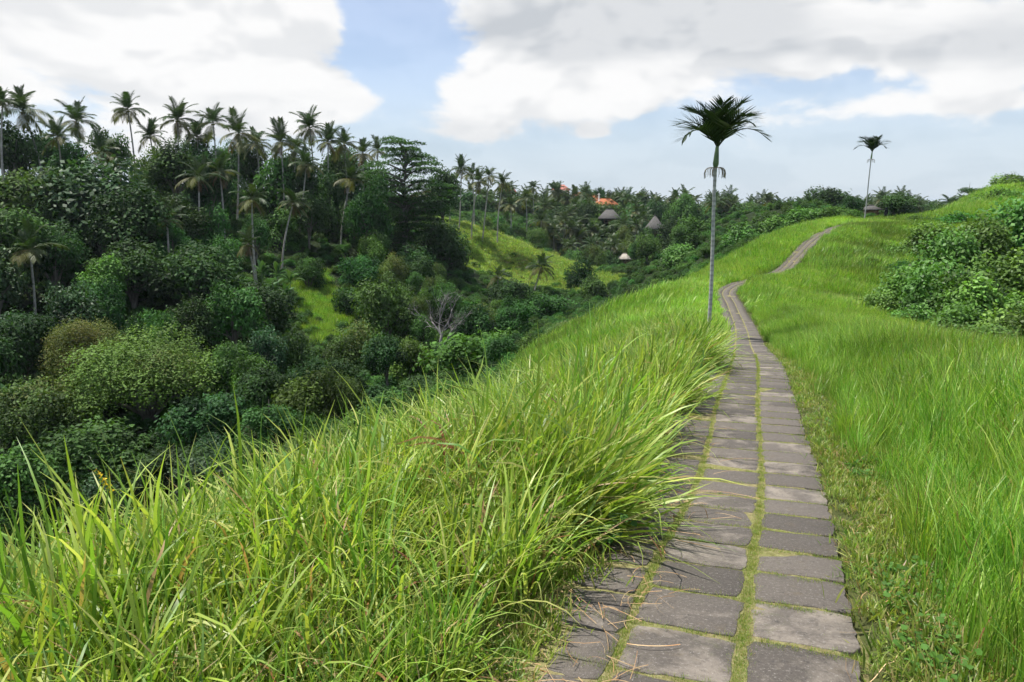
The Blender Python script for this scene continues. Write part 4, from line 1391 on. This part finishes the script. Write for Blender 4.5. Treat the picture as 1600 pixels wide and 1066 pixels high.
# ------------------------------------------------------------------ unnamed trees filling the gorge woods
SKYL = np.array([(-100, 230), (0, 240), (120, 250), (200, 245), (330, 255), (440, 275), (560, 285), (650, 300), (690, 330), (720, 330), (800, 330), (860, 330), (1000, 330), (1100, 345), (1180, 350), (1300, 345), (1600, 330)])
CLEAR = [(SPUR, 205), ([(90, 500), (330, 505), (335, 640), (90, 640)], 74), ([(450, 420), (512, 418), (552, 470), (552, 515), (500, 540), (460, 500)], 122), (MEADOW2, 230), ([(655, 450), (725, 450), (725, 520), (655, 520)], 94),
         ([(935, 322), (972, 322), (972, 346), (935, 346)], 272), ([(1010, 335), (1036, 335), (1036, 362), (1010, 362)], 250), ([(618, 320), (638, 320), (638, 375), (614, 375)], 150),
         ([(362, 230), (374, 230), (368, 310), (358, 310)], 140), ([(435, 340), (456, 340), (446, 418), (432, 418)], 126), ([(526, 310), (548, 310), (538, 380), (524, 380)], 142)]
r = np.random.default_rng(88)
cnt = tries = 0
while cnt < 270 and tries < 9000:
    tries += 1
    y_ = r.uniform(42, 330)
    u_ = r.uniform(-60, 1180)
    x_ = (u_ - 800) / F_PX * y_ * CT
    z_, p_, s_2 = (q[0] for q in H([x_], [y_], True))
    if zones(np.array([x_]), np.array([y_]), np.array([z_]), np.array([p_]), np.array([s_2]))[0] != 0: continue
    ub, vb = proj(x_, y_, z_)
    if not (330 < vb < 860): continue
    ht = (r.uniform(7, 15) if (u_ < 620 and y_ > 84) else r.uniform(5, 10)) if y_ < 200 else r.uniform(6, 11)
    rd = ht * r.uniform(.30, .45)
    ut, vt = proj(x_, y_, z_ + ht)
    if vt < np.interp(ut, SKYL[:, 0], SKYL[:, 1]): continue
    wp = rd / y_ * F_PX
    if p_ > -30 and ht > 4 and p_ > -900 and s_2 > 0 and abs(p_) < 30: ht *= .55; rd *= .7
    cgu, cgv = np.meshgrid(np.linspace(-1, 1, 7), np.linspace(0, 1, 7)); corners_u = ut + wp * cgu.ravel(); corners_v = vt + (vb - vt) * cgv.ravel()
    if any(y_ < dm and inpoly(corners_u, corners_v, pl).any() for pl, dm in CLEAR): continue
    if any((x_ - a[0])**2 + (y_ - a[1])**2 < (.56 * (rd + a[2]))**2 for a in PLACED): continue
    side = 'left' if ut < 420 else ('centre' if ut < 760 else 'far')
    kd = r.choice(['dark', 'broad', 'glossy', 'dark', 'broad', 'vine'] if side == 'left' else (['broad', 'lite', 'vine', 'olive', 'dark'] if side == 'centre' else ['broad', 'dark', 'lite', 'broad', 'olive']))
    lab = locate(LOOK[kd] + ' tree', ut, (vt + vb) / 2, wp)
    tree_at(x_, y_, z_ + ht, rd, ht * r.uniform(.72, .9), kd, lab, 'broadleaf_tree', 'tree', {'left': 'trees of the left gorge wood', 'centre': 'trees of the central ravine', 'far': 'trees of the far hillside'}[side])
    cnt += 1
print('filler trees', cnt, tries)

# undergrowth on every wooded slope
C_BUSH = proto_collection('undergrowth_bush', [k_[0] for kd in ('bush', 'brightbush') for k_ in KINDS[kd]])
r, x, y, z, p, s = sample(60000, -130, 110, 20, 330, 91)
u, v = proj(x, y, z + 1)
zn = zones(x, y, z, p, s)
keep = ((zn == 0) | ((zn >= 2) & (r.random(len(x)) < .10))) & visible(u, v, 60) & (v < 900)
keep &= r.random(len(x)) < np.interp(y, [20, 120, 330], [.55, .33, .16])
x, y, z, p = (q[keep] for q in (x, y, z, p))
nn = len(x)
sz = r.uniform(.7, 1.5, nn) * np.interp(y, [20, 150, 330], [.75, 1.0, 1.7])
scatter('undergrowth', C_BUSH, np.stack([x, y, z - .25 * sz], -1), np.stack([r.normal(0, .15, nn), r.normal(0, .15, nn), r.uniform(0, 6.28, nn)], -1),
        np.stack([sz, sz, sz * r.uniform(.7, 1.2, nn)], -1), r.integers(0, 7, nn), 'leafy undergrowth covering the wooded gorge slopes')
print('undergrowth', nn)

# far plain of treetops up to the horizon
C_FARW = proto_collection('far_wood', [k_[0] for kd in ('far', 'broad') for k_ in KINDS[kd][:3]] + FARPALM[:2])
r = np.random.default_rng(93)
nn = 9000
yy = 300 * (5000 / 300.0)**(r.random(nn)**1.0)
xx = r.uniform(-.62, .72, nn) * yy
zz = H(xx, yy)
uu, vv = proj(xx, yy, zz + 8)
ok = ~((uu < 700) & (yy < 420))
xx, yy, zz = xx[ok], yy[ok], zz[ok]
nn = len(xx)
sz = r.uniform(4, 6.5, nn) * np.interp(yy, [300, 1000, 5000], [1, 1.5, 3.2])
idx = np.where(r.random(nn) < .2, r.integers(6, 8, nn), r.integers(0, 6, nn))
isp = idx >= 6
hz = np.where(isp, sz * .9, np.minimum(sz, 7) * r.uniform(.8, 1.15, nn))
zoff = np.where(isp, r.uniform(7, 12, nn), 0)
scatter('forest', C_FARW, np.stack([xx, yy, zz + zoff - .5], -1), np.stack([np.zeros(nn), np.zeros(nn), r.uniform(0, 6.28, nn)], -1),
        np.stack([np.where(isp, 4.5, sz), np.where(isp, 4.5, sz), np.where(isp, 4.5, hz)], -1), idx, 'hazy wooded plain stretching to the horizon')

# ------------------------------------------------------------------ areca palms on the ridge
AR_C = (.020, .040, .014)
ARECA = []
for i_, (e0, dp) in enumerate(((82, 46), (74, 68), (65, 88), (56, 108))):
    ARECA.append([(lambda V, Fs, C: mesh('frond', V, Fs, M_ARECA, C))(*frond(500 + i_ * 5 + j_, 1.0, R(e0), R(dp), 22, .40, .034, .42, .10, AR_C, start=.13, rach=.016, curl=1.3)) for j_ in range(2)])


def areca(ub, vb, ut, vt, d, flen, label, seed, nf=11):
    r = np.random.default_rng(seed)
    xb, yb, _ = P(ub, vb, d)
    xt, _, zt = P(ut, vt, d)
    g = h1(xb, yb)
    h = zt - g
    root = obj('areca_palm', None, None, (xb, yb, g), label=label, cat='palm', group='areca palms on the ridge')
    shaft = flen * .43
    k_ = (h - shaft) / h
    n_ = int(h * k_ / .16) * 3
    t = np.linspace(0, 1, n_)
    X_ = (xt - xb) * t**1.15
    pts = np.stack([X_ * k_ + .03 * np.sin(t * 5), 0 * t, h * k_ * t - .3 * (1 - t)], -1)
    rr = np.interp(t, [0, .05, 1], [.088, .070, .056]) * (1 + .06 * (np.arange(n_) % 3 == 0))
    V, Fs = tube(pts, rr, 10)
    band = np.repeat(np.where(np.arange(n_) % 3 == 0, .66, 1.0), 10)
    col = np.append(band, 1.0)[:, None] * np.array((1, 1, 1))
    obj('trunk', mesh('trunk', V, Fs, M_ARTRUNK, col), root)
    p0 = pts[-1]
    p1 = np.array((xt - xb, 0, h))
    q = np.linspace(0, 1, 8)[:, None]
    V, Fs = tube(p0 + (p1 - p0) * q, np.interp(q[:, 0], [0, .12, .5, 1], [.072, .105, .085, .05]), 10)
    obj('crownshaft', mesh('crownshaft', V, Fs, M_SHAFT), root)
    for i2 in range(nf):
        cls = int(np.clip(round(i2 / (nf - 1) * 3.2), 0, 3))
        obj('frond', ARECA[cls][r.integers(2)], root, p1 - np.array((0, 0, .06 * cls * flen * .3)), (r.normal(0, .05), r.normal(0, .05), i2 * 2.4 + r.normal(0, .15)), (flen * r.uniform(.9, 1.08) * (.82, .95, 1.0, 1.0)[cls],) * 3)
    parts = []
    for i2 in range(5):
        a_ = i2 * 1.35 + .4
        for j2 in range(7):
            a2 = a_ + r.normal(0, .25)
            L2 = flen * r.uniform(.14, .24)
            tt = np.linspace(0, 1, 6)
            out_ = np.sin(tt * 1.9) * L2 * .75
            parts.append((*tube(np.stack([p0[0] + np.cos(a2) * (.06 + out_), np.sin(a2) * (.06 + out_), p0[2] - .02 + L2 * (.35 * tt - 1.25 * tt**2.2)], -1), np.linspace(.010, .006, 6), 4), None))
    V, Fs, _c = join(parts)
    obj('inflorescence', mesh('inflorescence', V, Fs, M_TWIG), root)
    return root


M_ARTRUNK = plain_mat('areca_bark', (.40, .40, .37), (.54, .53, .50), 5.0, usecol=True)
areca(1107, 503, 1121, 226, 28.5, 1.78, 'tall areca palm with pale ringed trunk standing beside the path', 1, 16)
areca(1351, 333, 1363, 236, 97, 2.15, 'distant areca palm with thin white trunk on the ridge crest', 2, 10)

# ------------------------------------------------------------------ banana plants
tt = np.linspace(0, 1, 9)
BAN = []
for i_, (e0, dp) in enumerate(((78, 40), (60, 75), (40, 95))):
    an = R(e0) - R(dp) * tt**1.3
    px = np.r_[0, np.cumsum(np.cos(an[:-1]) / 8)]; pz = np.r_[0, np.cumsum(np.sin(an[:-1]) / 8)]
    wd = np.interp(tt, [0, .15, .25, .5, .8, 1], [.012, .014, .10, .15, .12, .01])
    V = []
    for q in range(9):
        nx, nz = -math.sin(an[q]), math.cos(an[q])
        V += [(px[q] + nx * wd[q] * .35, -wd[q], pz[q] + nz * wd[q] * .35), (px[q], 0, pz[q]), (px[q] + nx * wd[q] * .35, wd[q], pz[q] + nz * wd[q] * .35)]
    Fq = [(q * 3 + c_, q * 3 + c_ + 1, q * 3 + c_ + 4, q * 3 + c_ + 3) for q in range(8) for c_ in (0, 1)]
    BAN.append(mesh('leaf', np.array(V), np.array(Fq), M_GLOSS, np.tile((.075, .155, .05), (27, 1))))
V, Fs = tube([(0, 0, -.1), (0, 0, .5), (0, 0, 1)], [.08, .065, .04], 8)
BAN_STEM = mesh('stem', V, Fs, M_SHAFT)
r = np.random.default_rng(120)
for (u_, v_, d_, L_, lb) in [
    (408, 404, 112, 2.2, 'banana plant, leftmost of the pale-leaved group above the clearing'), (432, 398, 113, 2.4, 'banana plant in the middle of the group above the clearing'),
    (452, 410, 112, 2.2, 'banana plant at the foot of the leaning pale trunk'), (420, 424, 106, 2.1, 'banana plant lowest of the group above the clearing'),
    (446, 432, 106, 2.0, 'banana plant at the left corner of the light clearing'),
    (70, 362, 94, 2.0, 'banana plant beside the crown of the large low palm'), (15, 470, 82, 2.4, 'banana plant at the left edge beside the olive crown'),
    (50, 488, 80, 2.2, 'banana plant left against the olive-yellow crown'), (80, 440, 86, 2.0, 'banana plant on the slope right of the large low palm foot'),
    (10, 520, 76, 2.2, 'lower banana plant at the left edge of the gorge'), (116, 436, 86, 2.0, 'banana plant above the olive-yellow crown'),
    (8, 585, 68, 2.0, 'lowest banana plant at the left edge of the gorge'), (575, 470, 108, 2.2, 'upright spiky plant right of the light clearing'),
]:
    x_, y_, z_ = P(u_, v_, d_)
    g = h1(x_, y_)
    hs = min(max(z_ - g - L_ * .5, .8), 3.2)
    root = obj('banana_plant', None, None, (x_, y_, g), label=lb, cat='plant', group='banana plants in the gorge')
    obj('stem', BAN_STEM, root, scale=(1.6, 1.6, hs))
    for q in range(9):
        obj('leaf', BAN[min(2, q // 3)], root, (0, 0, hs * .98), (0, 0, q * 2.4 + r.normal(0, .2)), (L_ * r.uniform(.85, 1.1),) * 3)

# ------------------------------------------------------------------ bare tree
def bare(seed):
    r = np.random.default_rng(seed)
    parts = []

    def grow(p_, d_, L_, rad_, lev):
        n_ = 4
        pts = [p_]
        for q in range(n_):
            d_ = d_ + r.normal(0, .12, 3) + np.array((0, 0, .05)); d_ /= np.linalg.norm(d_)
            pts.append(pts[-1] + d_ * L_ / n_)
        parts.append((*tube(np.array(pts), np.linspace(rad_, rad_ * .55, n_ + 1), 5 if lev < 2 else 3), None))
        if lev >= 5: return
        for q in range(3 if lev else 5):
            nd = d_ + r.normal(0, .5 if lev else .75, 3) * np.array((1, 1, .5)); nd /= np.linalg.norm(nd)
            k_ = r.integers(2, n_ + 1)
            grow(pts[k_], nd, L_ * r.uniform(.6, .8), rad_ * .52, lev + 1)
    grow(np.zeros(3), np.array((0, 0, 1.0)), 1.5, .12, 0)
    return join(parts)


x_, y_, zt = P(690, 452, 94)
g = h1(x_, y_)
V, Fs, _c = bare(5)
root = obj('bare_tree', None, None, (x_, y_, g), label='bare grey branching tree without leaves in the middle of the gorge', cat='tree')
sc5 = max(zt - g, 4) / V[:, 2].max()
q = int(6 * 5 + 1)
obj('branches', mesh('branches', V, Fs, M_DEAD), root, scale=(sc5 * 1.0, sc5, sc5))
V, Fs = tube([(0, 0, -.4), (.02, 0, .5), (0, 0, 1.0)], [.2, .15, .13], 8)
obj('trunk', mesh('trunk', V, Fs, M_DEAD), root, scale=(sc5 * .9, sc5 * .9, sc5))

# ------------------------------------------------------------------ houses
def hip(w_, d_, h_, ridge, mat, over=.6, thick=.18):
    x1, y1, rx = w_ / 2 + over, d_ / 2 + over, w_ / 2 * ridge
    V = np.array([(-x1, -y1, -thick), (x1, -y1, -thick), (x1, y1, -thick), (-x1, y1, -thick), (-x1, -y1, 0), (x1, -y1, 0), (x1, y1, 0), (-x1, y1, 0), (-rx, 0, h_), (rx, 0, h_)], float)
    Fs = [np.array([(0, 3, 2, 1), (0, 1, 5, 4), (1, 2, 6, 5), (2, 3, 7, 6), (3, 0, 4, 7), (4, 5, 9, 8), (6, 7, 8, 9)]), np.array([(5, 6, 9), (7, 4, 8)])]
    return mesh('roof', V, Fs, mat, smooth_=False), np.array([(-rx, 0, h_), (rx, 0, h_)])


def house(name, u_, veave, d_, wpx, hroof, depth, wallh, rz_, roofm, wallm, label, ridge=.45, posts=False, group=None):
    x_, y_, ze = P(u_, veave, d_)
    w_ = wpx / F_PX * d_
    g = min(h1(x_ - w_ / 2, y_), h1(x_ + w_ / 2, y_), h1(x_, y_ - depth / 2), h1(x_, y_)) - .3
    zb = ze - wallh
    root = obj(name, None, None, (x_, y_, zb), (0, 0, R(rz_)), label=label, cat='house', group=group)
    rm, rg = hip(w_, depth, hroof, ridge, roofm)
    ro = obj('roof', rm, root, (0, 0, wallh))
    V, Fs = tube([rg[0] - (.15, 0, 0), rg[1] + (.15, 0, 0)], .13, 6)
    obj('ridge_cap', mesh('ridge_cap', V, Fs, roofm), ro)
    ins = 1.1 if posts else 0
    obj('wall', mesh('wall', *box(-w_ / 2 + ins, w_ / 2 - ins, -depth / 2 + ins, depth / 2 - ins, 0.02, wallh - .2), wallm, smooth_=False), root)
    obj('plinth', mesh('plinth', *box(-w_ / 2 - .2, w_ / 2 + .2, -depth / 2 - .2, depth / 2 + .2, g - zb, 0), M_STONE, smooth_=False), root)
    if posts:
        for q in range(5):
            xx_ = -w_ / 2 + .15 + (w_ - .3) * q / 4
            obj('post', mesh('post', *box(xx_ - .09, xx_ + .09, -depth / 2 + .05, -depth / 2 + .23, 0.01, wallh - .19), M_WOOD, smooth_=False), root)
        obj('railing', mesh('railing', *box(-w_ / 2 + .1, w_ / 2 - .1, -depth / 2 + .08, -depth / 2 + .2, .75, .85), M_WOOD, smooth_=False), root)
    nw = max(2, int(w_ / 2.6))
    for q in range(nw):
        cx_ = -w_ / 2 + ins + (w_ - 2 * ins) * (q + .5) / nw
        yw = -depth / 2 + ins
        wo = obj('window', mesh('window', *box(cx_ - .5, cx_ + .5, yw - .05, yw + .05, .9, wallh - .6), M_WOOD, smooth_=False), root)
        obj('pane', mesh('pane', *box(cx_ - .4, cx_ + .4, yw - .07, yw - .04, 1.0, wallh - .7), M_DARK, smooth_=False), wo)
    return root


house('tiled_house', 946, 321, 318, 34, 2.6, 7, 3.0, 8, M_ROOF, M_WALL, 'house with bright orange tiled hip roof on the far hilltop')
house('tiled_house', 922, 314, 345, 34, 2.6, 7, 3.0, -12, M_ROOF, M_WALL, 'house with faded orange roof left behind the bright orange one', ridge=.6)
house('tiled_house', 905, 309, 352, 24, 2.4, 6, 3.0, 20, M_ROOF, M_WALL, 'house with small orange roof, middle of the far hilltop roofs', ridge=.5)
house('tiled_house', 876, 297, 352, 24, 2.2, 6, 3.0, 5, M_PINK, M_WALL, 'house with reddish roof on the far skyline above the palms')
house('tiled_house', 798, 300, 330, 14, 2.4, 5, 3.0, 0, M_PINK, M_WALL, 'house with pink roof peeping over the spur palms', ridge=.3)
house('thatched_house', 952, 341, 272, 30, 2.9, 6, 2.4, -6, M_THATCH, M_WOOD, 'grey thatched house with open veranda posts on the far hillside', posts=True, ridge=.35)
house('thatched_pavilion', 1023, 357, 250, 17, 4.0, 4, 2.4, 15, M_THATCH, M_WOOD, 'pavilion with tall pointed grey thatched roof above a stone wall', posts=True, ridge=.06)
house('ridge_house', 1361, 327, 152, 11, .7, 3, 1.7, 6, M_THATCH, plain_mat('red_brick', (.34, .17, .10), (.46, .26, .16), 2.0), 'house with grey roof and reddish wall behind the second palm', ridge=.6)
house('thatched_hut', 976, 404, 226, 14, 1.4, 3, 1.6, 0, plain_mat('pale_thatch', (.30, .27, .22), (.42, .38, .32), 2.0), M_WOOD, 'small pale-roofed hut among trees below the thatched house', ridge=.3)
# white mast by the orange roofs
x_, y_, z_ = P(936, 302, 316)
g = h1(x_, y_)
root = obj('mast', None, None, (x_, y_, g), label='thin white mast beside the orange tiled roof', cat='mast')
V, Fs = tube([(0, 0, -.3), (0, 0, z_ - g)], [.22, .16], 6)
obj('pole', mesh('pole', V, Fs, M_WALL), root)
for q in (.6, 1.6, 2.6):
    obj('crossarm', mesh('crossarm', *box(-.7, .7, -.06, .06, z_ - g - q, z_ - g - q + .14), M_WALL, smooth_=False), root)

# ------------------------------------------------------------------ walker on the crest
xw, yw_ = P(1385, 325, 95.5)[:2]
g = h1(xw, yw_)
J = {'pel': (0, 0, .95), 'chest': (0, .02, 1.25), 'neck': (0, .03, 1.46), 'head': (0, .02, 1.58), 'crown': (0, .02, 1.70),
     'ls': (-.18, .02, 1.40), 'le': (-.25, .03, 1.12), 'lh': (-.24, -.05, .88), 'rs': (.18, .02, 1.40), 're': (.25, .03, 1.12), 'rh': (.24, -.05, .88),
     'lk': (-.11, -.03, .50), 'la': (-.12, .04, .07), 'lt': (-.12, -.12, .03), 'rk': (.11, -.10, .50), 'ra': (.12, -.08, .07), 'rt': (.12, -.24, .03)}
names = list(J)
E = [('pel', 'chest'), ('chest', 'neck'), ('neck', 'head'), ('head', 'crown'), ('neck', 'ls'), ('ls', 'le'), ('le', 'lh'), ('neck', 'rs'), ('rs', 're'), ('re', 'rh'),
     ('pel', 'lk'), ('lk', 'la'), ('la', 'lt'), ('pel', 'rk'), ('rk', 'ra'), ('ra', 'rt')]
RAD = {'pel': .15, 'chest': .16, 'neck': .065, 'head': .095, 'crown': .075, 'ls': .07, 'le': .05, 'lh': .035, 'rs': .07, 're': .05, 'rh': .035,
       'lk': .075, 'la': .05, 'lt': .04, 'rk': .075, 'ra': .05, 'rt': .04}
me = bpy.data.meshes.new('person')
me.from_pydata([J[q] for q in names], [(names.index(a_), names.index(b_)) for a_, b_ in E], [])
me.materials.append(M_CLOTH)
po = obj('person', me, None, (xw, yw_, g), (0, 0, R(200)), label='person in dark clothes walking on the ridge crest', cat='person')
md = po.modifiers.new('skin', 'SKIN')
for i_, q in enumerate(names):
    me.skin_vertices[0].data[i_].radius = (RAD[q], RAD[q] * .85)
me.skin_vertices[0].data[0].use_root = True
po.modifiers.new('sub', 'SUBSURF').render_levels = 1
V, Fs = tube([(0, .02, 1.55), (0, .03, 1.62), (0, .03, 1.70), (0, .03, 1.735)], [.10, .112, .095, .03], 10)
obj('hair', mesh('hair', V, Fs, M_CLOTH), po)

# ------------------------------------------------------------------ yellow flower spike in the near grass
x_, y_, z_ = P(168, 768, 3.3)
g = h1(x_ + .05, y_)
root = obj('flower', None, None, (x_ + .05, y_, g), label='yellow flower spike leaning out of the near grass at left', cat='flower')
hh = z_ - g
spk = np.array([(0, 0, 0), (-.005, 0, hh * .5), (-.035, 0, hh), (-.085, 0, hh + .085), (-.115, 0, hh + .16)])
V, Fs = tube(spk, [.004, .0035, .003, .002, .001], 5)
obj('stem', mesh('stem', V, Fs, M_SHAFT), root)
fr = np.random.default_rng(9)
pet = []
for a_ in (0, 2.1, 4.2):
    ca, sa_ = math.cos(a_), math.sin(a_)
    pet.append((np.array([(0, 0, 0), (.006 * ca - .004 * sa_, .006 * sa_ + .004 * ca, .004), (.012 * ca, .012 * sa_, .002), (.006 * ca + .004 * sa_, .006 * sa_ - .004 * ca, .004)]), np.array([(0, 1, 2, 3)]), None))
V, Fs, _c = join(pet)
PET = mesh('blossom', V, Fs, M_FLOWER)
V, Fs = tube([(0, 0, 0), (.004, 0, .004), (.009, 0, .004)], [.002, .003, .001], 5)
BUD = mesh('bud', V, Fs, M_BUD)
for q in range(26):
    t_ = q / 25
    zz_ = hh + .005 + .15 * t_
    xx_ = np.interp(zz_, spk[:, 2], spk[:, 0])
    if t_ < .62:
        obj('blossom', PET, root, (xx_ + .006 * math.cos(q * 2.4), .006 * math.sin(q * 2.4), zz_), (fr.uniform(.3, 1.2), 0, q * 2.4), (1.25 - .5 * t_,) * 3)
    else:
        obj('bud', BUD, root, (xx_, 0, zz_), (0, 0, q * 2.4), (1.1 - .5 * t_,) * 3)

# ------------------------------------------------------------------ leafy creeper hanging by the path, and weeds
lf = np.array([(0, 0, 0), (.32, .5, .05), (.75, .36, .02), (1.05, 0, -.10), (.75, -.36, .02), (.32, -.5, .05), (.5, 0, -.03)])
lff = np.array([(0, 1, 6), (1, 2, 6), (2, 3, 6), (3, 4, 6), (4, 5, 6), (5, 0, 6)])
LEAF = [mesh('leaf', lf, lff, M_GLOSS, np.tile(c_, (7, 1))) for c_ in ((.07, .15, .035), (.09, .19, .04))]
x_, y_, _ = P(905, 868, 4.2)
c_, p_, _s = H([x_], [y_], True)
g = float(c_[0])
root = obj('creeper', None, None, (x_, y_, g), label='dark leafy creeper under the grass tussock at the path edge', cat='plant')
cr = np.random.default_rng(31)
parts = []
for q in range(9):
    a_ = cr.uniform(-2.6, .5); L_ = cr.uniform(.25, .5)
    tq = np.linspace(0, 1, 6)
    pts = np.stack([np.cos(a_) * L_ * tq * .6, np.sin(a_) * L_ * tq * .6 - .0, .02 + .42 * np.sin(tq * 2.2) * L_], -1)
    parts.append((*tube(pts, .004, 4), None))
    for w_ in range(1, 6):
        for sd in (-1, 1):
            obj('leaf', LEAF[cr.integers(2)], root, pts[w_], (cr.normal(.2, .3), cr.normal(.5, .3), a_ + sd * 1.0 + cr.normal(0, .3)), (cr.uniform(.04, .062),) * 3)
V, Fs, _c = join(parts)
obj('stem', mesh('stem', V, Fs, M_SHAFT), root)

WEED = []
for i_ in range(4):
    r = np.random.default_rng(620 + i_)
    parts = []
    for q in range(26):
        a_ = r.uniform(0, 6.28); e_ = r.uniform(.1, 1.0); rr_ = r.uniform(.01, .09); l_ = r.uniform(.018, .04)
        Mx = Matrix.Translation((rr_ * math.cos(a_), rr_ * math.sin(a_), r.uniform(.01, .09))) @ Euler((r.normal(0, .3), -e_ + .4, a_)).to_matrix().to_4x4() @ Matrix.Scale(l_, 4)
        parts.append((np.array([Mx @ Vector(v_) for v_ in lf]), lff, np.array((.085, .19, .035)) * r.uniform(.7, 1.3)))
    V, Fs, C = join(parts)
    WEED.append(mesh('weed', V, Fs, M_LEAF, C))
C_WEED = proto_collection('weed', WEED)
r, x, y, z, p, s = sample(16000, -2, 8, 1.6, 18, 48)
lim = np.interp(s, [0, 4.5, 7.5, 12, 20, 30], [1.6, 1.55, 1.5, 1.4, 1.2, 1.05])
pat = fbm(x, y, 1.6, 71)
keep = ((p > .9) & (p < lim + .3) & (pat > .0)) | ((p > .78) & (p < 1.0) & (y < 5) & (pat > -.4)) | ((p < -.85) & (p > -1.7) & (pat > .35))
keep &= r.random(len(x)) < .55
x, y, z = x[keep], y[keep], z[keep]
nn = len(x)
sz = r.uniform(.4, 1.0, nn)
scatter('weeds', C_WEED, np.stack([x, y, z], -1), np.stack([r.normal(0, .2, nn), r.normal(0, .2, nn), r.uniform(0, 6.28, nn)], -1), np.stack([sz] * 3, -1), r.integers(0, 4, nn),
        'small leafy weeds along the path edges')

# dry straw lying along the left edge of the path
r = np.random.default_rng(64)
parts = []
ns = 0
while ns < 1500:
    sx_ = PS[np.argmin(np.abs(PL[:, 1] - 1.6))] + r.uniform(0, 9)**1.0 * r.random()
    if r.random() < .62:
        off_ = r.choice([-.95, -.74, -.30, -1.1]) + r.normal(0, .10)
    else:
        off_ = r.uniform(.78, 1.5)
    c, t = path_at(sx_)
    bx_, by_ = c[0] + t[1] * off_, c[1] - t[0] * off_
    L_ = r.uniform(.06, .32) if r.random() < .93 else r.uniform(.4, .75)
    a_ = r.uniform(0, 6.28)
    tq = np.linspace(0, 1, 6)
    cur = r.normal(0, .8)
    ang_ = a_ + cur * tq
    px = bx_ + np.cumsum(np.cos(ang_)) * L_ / 6; py = by_ + np.cumsum(np.sin(ang_)) * L_ / 6
    zz_, pp_, _ = H(px, py, True)
    zz_ = zz_ + np.where(np.abs(pp_) < .76, .062, .015) + r.uniform(0, .02) + .02 * np.sin(tq * 3) * r.random()
    w_ = r.uniform(.0008, .0020)
    nx_, ny_ = -np.sin(ang_) * w_, np.cos(ang_) * w_
    V = np.vstack([np.stack([px - nx_, py - ny_, zz_], -1), np.stack([px + nx_, py + ny_, zz_ + .001], -1)])
    Fq = np.array([(q, q + 1, q + 7, q + 6) for q in range(5)])
    parts.append((V, Fq, np.array((1, 1, 1)) * r.uniform(.55, 1.15)))
    ns += 1
V, Fs, C = join(parts)
obj('straw_litter', mesh('straw_litter', V, Fs, M_STRAW, C), label='dry straw scattered along the edges of the path', kind='stuff')

# ------------------------------------------------------------------ haze: the humid air
mh = bpy.data.materials.new('humid_air')
mh.use_nodes = True
hn = NT(mh.node_tree)
vol = hn.n('ShaderNodeVolumePrincipled', {'Color': (.80, .90, 1.0, 1), 'Density': .00008, 'Anisotropy': .2})
out_n = hn.n('ShaderNodeOutputMaterial')
mh.node_tree.links.new(vol.outputs[0], out_n.inputs['Volume'])
hx = mesh('haze', *box(-9500, 9500, -9500, 9500, -45, 45), mh, smooth_=False)
obj('haze', hx, label='pale blue humid haze over the land', kind='stuff')
